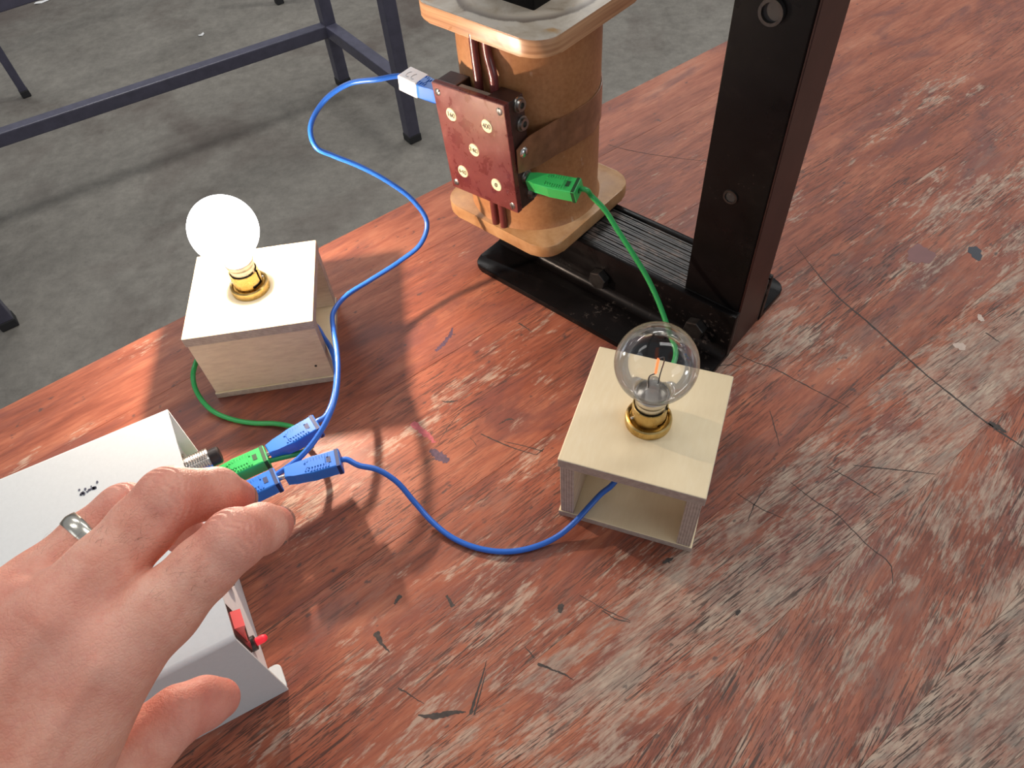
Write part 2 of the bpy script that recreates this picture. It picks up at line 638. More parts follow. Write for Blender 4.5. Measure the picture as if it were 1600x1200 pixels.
MT['winding'] = winding_mat()
MT['strap'] = plain('brown_lacquered_strap', (0.23, 0.105, 0.055), 0.26, 0.0, 0.35, 55)
MT['strap_metal'] = plain('lacquered_brass_strap', (0.30, 0.17, 0.07), 0.30, 0.55, 0.3, 70)
MT['bakelite'] = bakelite()
MT['dark_bakelite'] = plain('dark_brown_bakelite', (0.045, 0.020, 0.015), 0.35, 0.0, 0.35, 90)
MT['disc'] = plain('ivory_disc', (0.80, 0.68, 0.42), 0.4, 0.0, 0.05)
MT['ink'] = plain('black_ink', (0.02, 0.018, 0.016), 0.5)
MT['steel'] = plain('dull_steel', (0.34, 0.33, 0.31), 0.32, 1.0, 0.2, 120)
MT['nickel'] = plain('nickel_plate', (0.62, 0.60, 0.57), 0.2, 1.0, 0.1, 120)
MT['enamel'] = plain('maroon_enamel_wire', (0.135, 0.030, 0.028), 0.3, 0.0, 0.25, 80)
MT['slot'] = plain('dark_slot', (0.02, 0.018, 0.018), 0.6)
MT['blue'] = cable_mat('blue_pvc', (0.020, 0.130, 0.560))
MT['blue_plug'] = cable_mat('blue_plug_plastic', (0.022, 0.170, 0.640))
MT['green'] = cable_mat('green_pvc', (0.022, 0.340, 0.080))
MT['green_plug'] = cable_mat('green_plug_plastic', (0.030, 0.430, 0.100))
MT['blue_hole'] = plain('dark_blue_hollow', (0.004, 0.02, 0.10), 0.6)
MT['green_hole'] = plain('dark_green_hollow', (0.004, 0.05, 0.012), 0.6)
MT['tape'] = plain('white_paper_tape', (0.86, 0.86, 0.86), 0.6, 0.0, 0.03)
MT['pencil'] = plain('faint_pencil', (0.55, 0.57, 0.60), 0.6)
MT['white_paint'] = plain('white_powder_coat', (0.630, 0.665, 0.668), 0.42, 0.0, 0.02, 400, 0.06)
MT['panel'] = plain('pale_panel', (0.66, 0.64, 0.65), 0.5, 0.0, 0.03, 200)
MT['black_plastic'] = plain('black_plastic', (0.018, 0.014, 0.014), 0.35, 0.0, 0.2)
MT['red_plastic'] = plain('red_rocker_plastic', (0.80, 0.105, 0.100), 0.35, 0.0, 0.04)
MT['led'] = emis('red_led', (1.0, 0.03, 0.05), 0.35, (0.75, 0.01, 0.03))
MT['frame_paint'] = plain('dark_slate_blue_paint', (0.075, 0.073, 0.108), 0.40, 0.0, 0.15, 40)
MT['rubber'] = plain('black_rubber', (0.02, 0.02, 0.022), 0.7)
MT['paper'] = plain('white_paper', (0.75, 0.75, 0.74), 0.7)
MT['scratch'] = plain('dark_gouge', (0.060, 0.048, 0.042), 0.85, 0.0, 0.3, 300)
MT['inkblue'] = plain('purple_ink_stain', (0.085, 0.045, 0.075), 0.6, 0.0, 0.3, 300)
MT['pinkstain'] = plain('pink_ink_stain', (0.42, 0.085, 0.100), 0.55, 0.0, 0.2, 300)
MT['filler'] = plain('pale_filler', (0.55, 0.42, 0.34), 0.6, 0.0, 0.1, 300)
MT['ring'] = plain('silver_ring_metal', (0.74, 0.70, 0.60), 0.24, 1.0, 0.05, 200)

# ================================================================== setting
FLOOR_Z = -0.75
bm = NB()
vs = [bm.verts.new(p) for p in ((-6, -3, FLOOR_Z), (6, -3, FLOOR_Z), (6, 9, FLOOR_Z), (-6, 9, FLOOR_Z))]
bm.faces.new(vs)
fl = obj('floor', bm, MT['concrete'])
tag(fl, 'stained grey concrete floor', None, kind='structure')

# ================================================================== workbench
TA = math.radians(33.0)
TE = Vector((-0.185, 0.598, 0.0))
bench = empty('workbench', (TE.x, TE.y, 0.0), TA)
tag(bench, 'worn reddish hardwood workbench with scratched and ink-stained plank top', 'workbench')
seams = [0.0, 0.079, 0.210, 0.335, 0.470, 0.552, 0.640, 0.790, 0.93]
wears = [-0.4, -0.25, 0.08, 0.50, 0.95, 0.62, 1.40, 1.0]
grains = [0.0, 0.0, -0.02, -0.03, 0.05, -0.22, 0.10, 0.0]
for a, b, w, g in zip(seams, seams[1:], wears, grains):
    bm = NB()
    bx(bm, -0.95, 1.75, -b + 0.00005, -a - 0.00005, -0.038, 0.0, 0.0002, 1)
    o = obj('plank', bm, MT['wood'], bench)
    o['wear'] = w
    o['grain'] = g
apron = plain('dark_apron_wood', (0.20, 0.075, 0.045), 0.5)
for (x0, x1, y0, y1) in ((-0.90, 1.70, -0.07, -0.04), (-0.90, 1.70, -0.89, -0.86), (-0.90, -0.87, -0.86, -0.07), (1.67, 1.70, -0.86, -0.07)):
    bm = NB()
    bx(bm, x0, x1, y0, y1, -0.150, -0.038, 0.002, 1)
    obj('apron', bm, apron, bench)
for x in (-0.86, 1.60):
    for y in (-0.14, -0.86):
        bm = NB()
        bx(bm, x, x + 0.07, y, y + 0.07, FLOOR_Z, -0.038, 0.003, 1)
        obj('leg', bm, apron, bench)
binv = bench.matrix_basis.inverted()


def to_bench(p):
    return Matrix.Rotation(-TA, 4, 'Z') @ (Vector(p) - TE)


def strip(name, pts, wids, mat, z=0.00012, wob=0.0003, n=8):
    """a gouge, crack or stain lying on the table top, given along its middle line"""
    P = catmull([to_bench(at(x, y, 0)) for x, y in pts], n)
    N = len(P)
    bm = NB()
    L, R = [], []
    for i, p in enumerate(P):
        t = (P[min(i + 1, N - 1)] - P[max(i - 1, 0)])
        t.z = 0
        t.normalize()
        s = Vector((-t.y, t.x, 0))
        f = i / (N - 1) * (len(wids) - 1)
        k = min(int(f), len(wids) - 2)
        w = (wids[k] * (1 - (f - k)) + wids[k + 1] * (f - k)) * 0.5
        w *= random.uniform(0.7, 1.3)
        c = p + s * random.uniform(-wob, wob)
        L.append(bm.verts.new((c.x + s.x * w, c.y + s.y * w, z)))
        R.append(bm.verts.new((c.x - s.x * w, c.y - s.y * w, z)))
    for i in range(N - 1):
        bm.faces.new((L[i], L[i + 1], R[i + 1], R[i]))
    return obj(name, bm, mat, bench)


def blob(name, x, y, rx, ry, mat, ang=0.0, z=0.00012, n=26):
    c = to_bench(at(x, y, 0))
    bm = NB()
    ph = [random.uniform(0, 6.28) for _ in range(3)]
    vs = []
    for i in range(n):
        a = 2 * pi * i / n
        r = 1 + 0.18 * math.sin(2 * a + ph[0]) + 0.12 * math.sin(3 * a + ph[1]) + 0.10 * math.sin(7 * a + ph[2])
        px, py = rx * r * math.cos(a), ry * r * math.sin(a)
        vs.append(bm.verts.new((c.x + px * math.cos(ang) - py * math.sin(ang), c.y + px * math.sin(ang) + py * math.cos(ang), z)))
    bm.faces.new(vs)
    return obj(name, bm, mat, bench)


mmx = 0.001
SC = MT['scratch']
strip('long_crack', [(1243, 383), (1275, 425), (1312, 466), (1360, 507), (1405, 548), (1450, 588), (1500, 628), (1552, 668), (1605, 702)],
      [0.3 * mmx, 1.2 * mmx, 1.5 * mmx, 1.6 * mmx, 1.6 * mmx, 1.4 * mmx], SC)
strip('crack', [(1150, 552), (1180, 566), (1205, 574), (1240, 592), (1280, 613), (1327, 637)], [0.4 * mmx, 1.0 * mmx, 0.9 * mmx, 0.4 * mmx], SC)
strip('crack', [(1118, 573), (1140, 570), (1160, 574)], [0.5 * mmx, 0.8 * mmx, 0.4 * mmx], SC)
strip('gouge', [(653, 1118), (680, 1119), (705, 1114), (728, 1112)], [0.6 * mmx, 4.2 * mmx, 2.6 * mmx, 0.6 * mmx], SC)
strip('gouge', [(735, 1116), (746, 1080), (757, 1045), (760, 1032)], [2.0 * mmx, 1.2 * mmx, 0.8 * mmx, 0.3 * mmx], SC, wob=0.0001)
strip('gouge', [(741, 1117), (750, 1084), (759, 1050)], [1.0 * mmx, 0.8 * mmx, 0.3 * mmx], SC, wob=0.0001)
strip('gouge', [(840, 1037), (862, 1046), (880, 1053), (897, 1063)], [1.8 * mmx, 1.2 * mmx, 1.3 * mmx, 0.3 * mmx], SC)
strip('gouge', [(820, 1010), (835, 1028)], [0.6 * mmx, 0.8 * mmx], SC)
strip('gouge', [(587, 988), (596, 1005), (609, 1019)], [4.5 * mmx, 2.4 * mmx, 0.5 * mmx], SC)
strip('gouge', [(616, 944), (626, 930)], [1.5 * mmx, 3.2 * mmx], SC)
strip('gouge', [(698, 930), (708, 948)], [1.6 * mmx, 2.6 * mmx], SC)
blob('dent', 876, 950, 0.0032, 0.0022, SC, 0.3)
strip('gouge', [(622, 1075), (640, 1085), (662, 1100)], [1.0 * mmx, 0.7 * mmx, 0.3 * mmx], SC)
strip('gouge', [(690, 627), (703, 628), (716, 626)], [0.5 * mmx, 2.0 * mmx, 0.5 * mmx], SC)
strip('scratch', [(684, 694), (700, 668), (716, 648), (724, 641)], [0.3 * mmx, 0.6 * mmx, 0.6 * mmx, 0.4 * mmx], SC)
strip('scratch', [(751, 678), (775, 689), (805, 701), (838, 711)], [0.9 * mmx, 1.0 * mmx, 0.9 * mmx, 0.5 * mmx], SC, wob=0.0001)
strip('scratch', [(788, 690), (815, 696), (848, 705)], [0.5 * mmx, 0.7 * mmx, 0.8 * mmx], SC, wob=0.0001)
strip('scratch', [(838, 711), (850, 701)], [0.7 * mmx, 0.8 * mmx], SC, wob=0.0001)
strip('scratch', [(735, 684), (745, 696)], [0.5 * mmx, 0.5 * mmx], SC)
strip('scratch', [(780, 663), (795, 655), (803, 656)], [0.5 * mmx, 1.8 * mmx, 0.5 * mmx], SC)
strip('scratch', [(810, 505), (822, 512), (831, 519)], [1.6 * mmx, 1.0 * mmx, 0.5 * mmx], SC)
strip('scratch', [(1333, 727), (1370, 731), (1410, 735), (1462, 741)], [0.4 * mmx, 0.9 * mmx, 0.8 * mmx, 0.4 * mmx], SC, wob=0.0001)
strip('scratch', [(1292, 729), (1330, 749), (1360, 768), (1376, 777)], [0.5 * mmx, 0.8 * mmx, 0.7 * mmx, 0.3 * mmx], SC)
strip('scratch', [(1235, 753), (1270, 781), (1305, 802), (1330, 826), (1360, 856), (1390, 881), (1395, 912)], [0.3 * mmx, 0.8 * mmx, 0.6 * mmx, 0.7 * mmx, 0.6 * mmx, 0.5 * mmx], SC)
strip('scratch', [(1200, 760), (1180, 786), (1168, 815)], [0.4 * mmx, 0.8 * mmx, 0.4 * mmx], SC)
strip('scratch', [(1150, 770), (1190, 795), (1225, 810)], [0.4 * mmx, 0.7 * mmx, 0.3 * mmx], SC)
strip('scratch', [(1203, 642), (1211, 670), (1218, 697)], [0.5 * mmx, 0.7 * mmx, 0.3 * mmx], SC)
strip('scratch', [(950, 226), (975, 233), (1010, 240), (1060, 247), (1105, 252)], [0.5 * mmx, 0.8 * mmx, 0.5 * mmx, 0.4 * mmx], SC)
strip('dent', [(1545, 660), (1560, 668), (1572, 676)], [3 * mmx, 5 * mmx, 2 * mmx], SC)
strip('scratch', [(940, 953), (960, 966), (985, 972)], [0.5 * mmx, 0.8 * mmx, 0.3 * mmx], SC)
strip('scratch', [(905, 930), (950, 955), (985, 970)], [0.3 * mmx, 0.6 * mmx, 0.3 * mmx], SC)
strip('dent', [(1035, 880), (1043, 876), (1052, 872)], [1 * mmx, 3.4 * mmx, 1 * mmx], SC)
blob('dent', 1153, 957, 0.0022, 0.0013, SC, 0.4)
blob('ink_spot', 1524, 395, 0.0085, 0.0066, plain('blue_black_ink', (0.030, 0.033, 0.045), 0.5), 0.6)
blob('ink_spot', 1438, 398, 0.016, 0.010, plain('faded_purple_ink', (0.20, 0.085, 0.080), 0.5), 0.2)
strip('ink_stain', [(672, 703), (685, 712), (700, 722)], [3 * mmx, 8 * mmx, 5 * mmx], MT['inkblue'], wob=0.001)
strip('ink_stain', [(707, 512), (702, 525), (692, 538), (680, 548)], [1 * mmx, 4 * mmx, 4 * mmx, 3 * mmx], MT['inkblue'], wob=0.001)
strip('pink_stain', [(645, 660), (660, 674), (680, 692)], [5 * mmx, 6 * mmx, 2 * mmx], MT['pinkstain'], wob=0.001)
blob('filler_spot', 1500, 541, 0.0050, 0.0042, MT['filler'])
blob('filler_spot', 1532, 497, 0.0038, 0.0028, MT['filler'], 0.7)
strip('gouge', [(1540, 520), (1552, 528), (1562, 535)], [1 * mmx, 1.2 * mmx, 0.5 * mmx], SC)

# ================================================================== steel table frames on the floor
def bar_between(bm, p, q, w, h, bev=0.003):
    """square tube from p to q, w wide and h high, sides upright"""
    p, q = Vector(p), Vector(q)
    d = (q - p)
    Lg = d.length
    x = d.normalized()
    y = Vector((0, 0, 1)).cross(x).normalized()
    z = x.cross(y)
    Mx = Matrix((x, y, z)).transposed().to_4x4()
    Mx.translation = p
    bx(bm, 0, Lg, -w / 2, w / 2, -h / 2, h / 2, bev, 2, M=Mx)


def steel_frame(name, label, pts, top, tubew, barz, cross, longs, group=None):
    o = pts[0]
    fr = empty(name, (o[0], o[1], FLOOR_Z))
    tag(fr, label, 'table frame', group)
    inv = Vector((-o[0], -o[1], -FLOOR_Z))
    A = math.radians(32)
    for (x, y) in pts:
        bm = NB()
        bx(bm, -tubew / 2, tubew / 2, -tubew / 2, tubew / 2, 0.022, top - FLOOR_Z, 0.003, 2,
           M=Matrix.Translation(Vector((x, y, FLOOR_Z)) + inv) @ Matrix.Rotation(A, 4, 'Z'))
        lg = obj('leg', bm, MT['frame_paint'], fr)
        bm = NB()
        w2 = tubew / 2 + 0.0015
        bx(bm, -w2, w2, -w2, w2, 0.0, 0.024, 0.003, 2,
           M=Matrix.Translation(Vector((x, y, FLOOR_Z)) + inv) @ Matrix.Rotation(A, 4, 'Z'))
        obj('rubber_foot', bm, MT['rubber'], lg)
    for a, b in cross:
        bm = NB()
        bar_between(bm, Vector((*a, barz)) + inv, Vector((*b, barz)) + inv, tubew * 0.98, tubew * 0.98)
        obj('cross_rail', bm, MT['frame_paint'], fr)
    for a, b in longs:
        bm = NB()
        bar_between(bm, Vector((*a, barz)) + inv, Vector((*b, barz)) + inv, tubew * 0.98, tubew * 0.98)
        obj('long_rail', bm, MT['frame_paint'], fr)
    return fr, inv


FA, FB, FC, FD = (-0.222, 1.951), (-0.454, 2.313), (-1.221, 1.329), (-1.506, 1.782)
fr, inv = steel_frame('steel_table_frame', 'slate blue square tube table frame with low rails and white top on the concrete floor',
                      [FA, FB, FC, FD], -0.06, 0.038, -0.567, [(FA, FB), (FC, FD)], [(FB, FD)])
for (a, b) in ((FA, FB), (FB, FD), (FD, FC), (FC, FA)):
    bm = NB()
    bar_between(bm, Vector((*a, -0.085)) + inv, Vector((*b, -0.085)) + inv, 0.037, 0.037)
    obj('top_rail', bm, MT['frame_paint'], fr)
fr['label'] = 'slate blue square tube table frame whose long low rail runs above the concrete floor'
GA, GB = (-1.552, 2.444), (-0.744, 2.96)
ex_ = Vector((GB[0] - GA[0], GB[1] - GA[1])).normalized()
pr_ = Vector((-ex_.y, ex_.x)) * 0.40
GC, GD = (GA[0] + pr_.x, GA[1] + pr_.y), (GB[0] + pr_.x, GB[1] + pr_.y)
fr2, inv2 = steel_frame('steel_stool_frame', 'thin-legged dark steel bench frame standing behind the slate blue table frame',
                        [GA, GB, GC, GD], -0.30, 0.026, -0.36, [(GA, GC), (GB, GD)], [(GA, GB), (GC, GD)])

for i, (px, py, sx, sy, a, lab) in enumerate([(67, 3, 0.034, 0.012, 0.5, 'larger white paper scrap on the concrete floor behind the long low rail'),
                                              (315, 55, 0.013, 0.008, 0.9, 'tiny white paper scrap on the concrete floor behind the long low rail')]):
    c = at(px, py, FLOOR_Z)
    bm = NB()
    pts = [(-sx, -sy * 0.4), (-sx * 0.2, -sy), (sx * 0.8, -sy * 0.6), (sx, sy * 0.5), (0.1 * sx, sy * 0.7), (-0.7 * sx, sy)]
    prism(bm, pts, 0.0005, 0.0016)
    for v in bm.verts:
        v.co.z += 0.003 * (v.co.x / sx) ** 2
    p = obj('paper_scrap', bm, MT['paper'], loc=(c.x, c.y, FLOOR_Z), rot=(0, 0, a))
    tag(p, lab, 'paper', 'paper scraps on the floor')

# ================================================================== lamp stands (plywood boxes)
BW, BL, BH = 0.100, 0.1054, 0.0778
TT, TB, TS = 0.0098, 0.0062, 0.0100


def lamp_stand(label, loc, rz, slot):
    r = empty('lamp_stand', (loc[0], loc[1], 0.0), rz)
    tag(r, label, 'lamp stand')
    bm = NB()
    bx(bm, -BW / 2, BW / 2, -BL / 2, BL / 2, BH - TT, BH, 0.0009, 2)
    obj('top_board', bm, MT['ply_z'], r)
    bm = NB()
    bx(bm, -BW / 2, BW / 2, -BL / 2, BL / 2, 0.0, TB, 0.0007, 2)
    obj('base_board', bm, MT['ply_z'], r)
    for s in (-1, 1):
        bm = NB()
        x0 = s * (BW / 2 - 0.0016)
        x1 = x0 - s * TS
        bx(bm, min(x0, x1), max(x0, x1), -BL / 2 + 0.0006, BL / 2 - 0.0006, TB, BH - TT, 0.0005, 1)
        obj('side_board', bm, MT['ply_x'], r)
    # brass bayonet holder
    bm = NB()
    lathe(bm, [(0.0, 0.0), (0.0160, 0.0), (0.0162, 0.0042), (0.0158, 0.0062), (0.0148, 0.0070), (0.0138, 0.0064), (0.0134, 0.0040),
               (0.0125, 0.0034), (0.0, 0.0034)], 48)
    hb = obj('brass_holder', bm, MT['brass'], r, smooth=True, loc=(0, 0, BH))
    bm = NB()
    # tube with two J slots cut out
    seg = 64
    hs = [0.0034, 0.0075, 0.0105, 0.0128, 0.0165, 0.0205]
    ro, ri = 0.0120, 0.0112
    ring = {}
    for h in range(len(hs)):
        for i in range(seg):
            for k, rad in enumerate((ro, ri)):
                a = 2 * pi * i / seg
                ring[h, i, k] = bm.verts.new((rad * math.cos(a), rad * math.sin(a), hs[h]))
    sl = set()
    for base in (slot, slot + 32):
        for h in (1, 2, 3, 4):
            sl.add((h, base % seg)); sl.add((h, (base + 1) % seg))
        for d in range(-7, 2):
            sl.add((1, (base + d) % seg))
    for h in range(len(hs) - 1):
        for i in range(seg):
            j = (i + 1) % seg
            if (h, i) in sl:
                continue
            bm.faces.new((ring[h, i, 0], ring[h, j, 0], ring[h + 1, j, 0], ring[h + 1, i, 0]))
            bm.faces.new((ring[h, j, 1], ring[h, i, 1], ring[h + 1, i, 1], ring[h + 1, j, 1]))
    for i in range(seg):
        j = (i + 1) % seg
        h = len(hs) - 1
        if (h - 1, i) not in sl:
            bm.faces.new((ring[h, i, 0], ring[h, j, 0], ring[h, j, 1], ring[h, i, 1]))
    obj('holder_tube', bm, MT['brass'], hb, smooth=True)
    return r


P2 = Vector((0.0924, 0.2894, 0))
P1 = Vector((-0.2100, 0.4617, 0))
T1, T2 = 0.0612, -0.4249
stand2 = lamp_stand('pale plywood lamp stand box under the unlit clear bulb', P2, T2, 62)
stand1 = lamp_stand('plywood lamp stand box lit up white under the glowing bulb', P1, T1 - pi / 2, 12)
HP2 = Vector((0.0913, 0.2855, BH))
HP1 = Vector((-0.2105, 0.4610, BH))
for st, hp in ((stand1, HP1), (stand2, HP2)):
    for ch in st.children:
        if ch.name.startswith('brass_holder'):
            lp = Matrix.Rotation(-st.rotation_euler.z, 4, 'Z') @ (hp - Vector((st.location.x, st.location.y, 0)))
            ch.location = lp
# nail heads on the side of the bright stand
bm = NB()
lathe(bm, [(0.0, 0.0006), (0.0011, 0.0004), (0.0011, -0.001), (0, -0.001)], 12)
obj('nail', bm, MT['bolt'], stand1, loc=(BW / 2 - 0.0016, 0.040, 0.022), rot=(0, pi / 2, 0))


def globe_profile(R, zc, neck_r, z0, n=30):
    """glass profile from the neck at z0 up over the sphere"""
    pts = [(neck_r, z0)]
    a0 = -math.acos(min(1, (neck_r * 1.28) / R))
    pts.append((neck_r * 1.02, z0 + 0.0018))
    for i in range(n + 1):
        a = a0 + (pi / 2 - a0) * i / n
        r = R * math.cos(a)
        z = zc + R * math.sin(a)
        pts.append((max(r, 0.0), z))
    pts[-1] = (0.0, zc + R)
    return pts


def light_bulb(label, loc, lit):
    r = empty('light_bulb', loc, 0.35)
    tag(r, label, 'light bulb')
    bm = NB()
    lathe(bm, [(0.0, 0.0052), (0.0085, 0.0052), (0.0104, 0.0066), (0.0104, 0.0255), (0.0110, 0.0262), (0.0118, 0.0300),
               (0.0116, 0.0318), (0.0102, 0.0325), (0.0098, 0.0318), (0.0098, 0.027), (0, 0.027)], 40)
    cp = obj('metal_cap', bm, MT['cap'], r, smooth=True)
    for s in (-1, 1):
        bm = NB()
        lathe(bm, [(0, 0.0135), (0.0010, 0.0133), (0.0011, 0.009), (0, 0.009)], 12, M=Matrix.Rotation(pi / 2, 4, 'Y') @ Matrix.Identity(4))
        obj('bayonet_pin', bm, MT['cap'], cp, loc=(0, 0, 0.0092), rot=(0, 0, -0.35 + (0.2 if s > 0 else 0.2 + pi)))
    bm = NB()
    lathe(bm, globe_profile(0.0265, 0.0625, 0.0100, 0.0312), 56)
    g = obj('glass_globe', bm, MT['lit'] if lit else MT['glass'], r, smooth='all')
    # mount
    bm = NB()
    lathe(bm, [(0.0070, 0.0275), (0.0052, 0.033), (0.0042, 0.040), (0.0044, 0.0435), (0.0036, 0.0455), (0.0, 0.0460)], 24)
    st = obj('glass_stem', bm, MT['stem'], r, smooth='all')
    wires = [[(-0.0036, 0, 0.040), (-0.0040, 0, 0.0520), (-0.0012, 0, 0.0524), (0.0, 0, 0.0522)],
             [(0.0036, 0, 0.040), (0.0042, 0, 0.050), (0.0052, 0.0, 0.0655), (0.0012, 0, 0.0668)]]
    for w in wires:
        bm = NB()
        tube(bm, catmull(w, 4), 0.00042, 8)
        obj('support_wire', bm, MT['wire'], r, smooth=True)
    if not lit:
        bm = NB()
        pts = []
        for i in range(90):
            t = i / 89
            pts.append((0.0004 + 0.0007 * math.cos(i * 1.3) + 0.0006 * t, 0.0007 * math.sin(i * 1.3), 0.0524 + 0.0142 * t))
        tube(bm, pts, 0.00022, 6)
        obj('filament', bm, MT['filament'], r, smooth=True)
    else:
        ld = bpy.data.lights.new('filament_light', 'POINT')
        ld.energy = LAMP_POWER
        ld.color = (1.0, 0.77, 0.60)
        ld.shadow_soft_size = 0.0045
        o = bpy.data.objects.new('filament_light', ld)
        COL.objects.link(o)
        o.parent = r
        o.location = (0.0005, 0, 0.0605)
    return r


LAMP_POWER = 4.6
light_bulb('clear glass round bulb, not lit, on the pale plywood stand', HP2, False)
light_bulb('brightly lit round bulb glowing white on its stand', HP1, True)

# ================================================================== transformer core
YA = math.radians(-45)
E1 = Vector((math.cos(YA), math.sin(YA), 0))
E2 = Vector((-math.sin(YA), math.cos(YA), 0))


def Y(s, d, z):
    return E1 * s + E2 * d + Vector((0, 0, z))


YO = Y(-0.276, 0.443, 0)
core = empty('iron_core', YO, YA)
tag(core, 'black iron U-shaped transformer core bolted between angle iron feet', 'iron core')


def yl(s, d):
    return s + 0.276, d - 0.443


# angle irons
def angle_iron(front):
    bm = NB()
    x0, x1 = yl(-0.405, 0)[0], yl(-0.147, 0)[0]
    yf, yv = (0.366 - 0.443, 0.411 - 0.443)
    t = 0.006
    # foot with rounded outer corners
    r = 0.013
    poly = [(x0, yv + t)]
    for cx, a0 in ((x0 + r, 180), (x1 - r, 270)):
        for i in range(9):
            a = math.radians(a0 + 90 * i / 8)
            poly.append((cx + r * math.cos(a), yf + r + r * math.sin(a)))
    poly.append((x1, yv + t))
    prism(bm, poly, 0.0, t, 0.0012, 2)
    # upright
    bx(bm, x0, x1, yv, yv + t, 0.0, 0.052, 0.0012, 2)
    # fillet
    fil = [(yv + 0.0005, t - 0.001)]
    R = 0.008
    for i in range(7):
        a = math.radians(90 * i / 6)
        fil.append((yv - R + R * math.sin(a), t + R - R * math.cos(a)))
    fil.append((yv + 0.0005, t + R))
    a = [bm.verts.new((x0 + 0.001, y, z)) for y, z in fil]
    b = [bm.verts.new((x1 - 0.001, y, z)) for y, z in fil]
    bm.faces.new(a)
    bm.faces.new(b[::-1])
    for i in range(len(fil)):
        j = (i + 1) % len(fil)
        bm.faces.new((a[i], b[i], b[j], a[j]))
    if not front:
        bmesh.ops.transform(bm, matrix=Matrix.Rotation(pi, 4, 'Z'), verts=bm.verts)
    return obj('angle_foot', bm, MT['iron'], core, smooth=True)


angle_iron(True)
angle_iron(False)
# laminated yoke: the sheet edges show as ridges
bm = NB()
nl = 22
x0, x1 = yl(-0.403, 0)[0], yl(-0.148, 0)[0]
y0, y1 = 0.4172 - 0.443, 0.4688 - 0.443
for i in range(nl):
    a = y0 + (y1 - y0) * i / nl
    b = y0 + (y1 - y0) * (i + 1) / nl
    zt = 0.0500 + random.uniform(-0.0007, 0.0005)
    bx(bm, x0, x1, a + 0.0001, b - 0.0001, 0.001, zt, 0.0003, 1)
_l = Mat('worn_lamination_steel')
_a = _l.noise(_l.coord(scale=(1, 2.2, 1)), 48, 6, 0.7, 0.3)
_c = _l.ramp(_a, [(0.40, (0.012, 0.011, 0.010)), (0.52, (0.026, 0.023, 0.021)), (0.58, (0.085, 0.062, 0.052)), (0.75, (0.120, 0.090, 0.076))])
_l.color(_c).rough(0.42)
MT['lamin'] = _l.m
yk = obj('lamination_stack', bm, MT['lamin'], core)
yk['kind'] = 'stuff'
# upright post (out of the frame at the top) and the leg through the coil
px0, px1 = yl(-0.2003, 0)[0], yl(-0.1485, 0)[0]
py0, py1 = 0.4195 - 0.443, 0.4668 - 0.443
bm = NB()
bx(bm, px0, px1 - 0.0012, py0, py1, 0.0495, 0.420, 0.0010, 2)
post = obj('post', bm, MT['iron'], core)
bm = NB()
bx(bm, px1 - 0.0012, px1 + 0.0006, py0 + 0.0006, py1 - 0.0006, 0.0012, 0.420, 0.0004, 1)
obj('post_edge', bm, MT['iron_brown'], core)
bm = NB()
bx(bm, yl(-0.402, 0)[0], yl(-0.345, 0)[0], 0.405 - 0.443, py1, 0.0525, 0.420, 0.0010, 2)
obj('coil_leg', bm, MT['iron'], core)
bm = NB()
bx(bm, yl(-0.403, 0)[0], px1, py0, py1, 0.420, 0.470, 0.0010, 2)
obj('top_yoke', bm, MT['iron'], core)


def hole(parent, s, z, R, boss):
    x, y = yl(s, 0.4195)
    bm = NB()
    Mx = Matrix.Translation((x, y + 0.0002, z)) @ Matrix.Rotation(pi / 2, 4, 'X')
    lathe(bm, [(R * 1.45, 0.0), (R * 1.4, boss), (R * 1.05, boss), (R, boss * 0.5), (R, -0.0)], 28, M=Mx)
    k = len(bm.faces)
    lathe(bm, [(R * 1.02, boss * 0.35), (0.0, boss * 0.30)], 28, M=Mx)
    bm.faces.ensure_lookup_table()
    for f in bm.faces[k:]:
        f.material_index = 1
    obj('bolt_hole', bm, [MT['bolt'], MT['slot']], parent, smooth=True)


hole(post, -0.1751, 0.2874, 0.0056, 0.0030)
hole(post, -0.1768, 0.1545, 0.0040, 0.0012)


def hexbolt(s, z):
    x, y = yl(s, 0.411)
    bm = NB()
    R = 0.0098
    poly = [(R * math.cos(pi / 3 * i + 0.35), R * math.sin(pi / 3 * i + 0.35)) for i in range(6)]
    Mx = Matrix.Translation((x, y, z)) @ Matrix.Rotation(pi / 2, 4, 'X')
    prism(bm, poly, 0.0, 0.0085, 0.0010, 2, M=Mx)
    obj('hex_bolt', bm, MT['bolt'], core)


hexbolt(-0.2802, 0.0235)
hexbolt(-0.1783, 0.0235)

# ================================================================== coil
CS, CDp = -0.3735, 0.4345
coil = empty('wire_coil', Y(CS, CDp, 0.054), YA)
tag(coil, 'brown varnished wire coil between square pressboard cheeks with maroon terminal block', 'coil')
Z0 = 0.054
bm = NB()
FW = 0.0655
prism(bm, round_rect(-FW, FW, -FW, FW, 0.021, 8), 0.0, 0.0125, 0.0014, 2)
obj('lower_cheek', bm, MT['flange'], coil, smooth=True)
bm = NB()
prism(bm, round_rect(-FW, FW, -FW, FW, 0.021, 8), 0.183, 0.1965, 0.0014, 2)
obj('upper_cheek', bm, MT['flange_dusty'], coil, smooth=True)
bm = NB()
RC = 0.0580
lathe(bm, [(0.036, 0.0125), (RC + 0.0022, 0.0125), (RC + 0.0006, 0.016), (RC, 0.020), (RC, 0.183), (0.036, 0.183)], 96)
obj('winding', bm, MT['winding'], coil, smooth=True, loc=(-0.0015, -0.0015, 0))
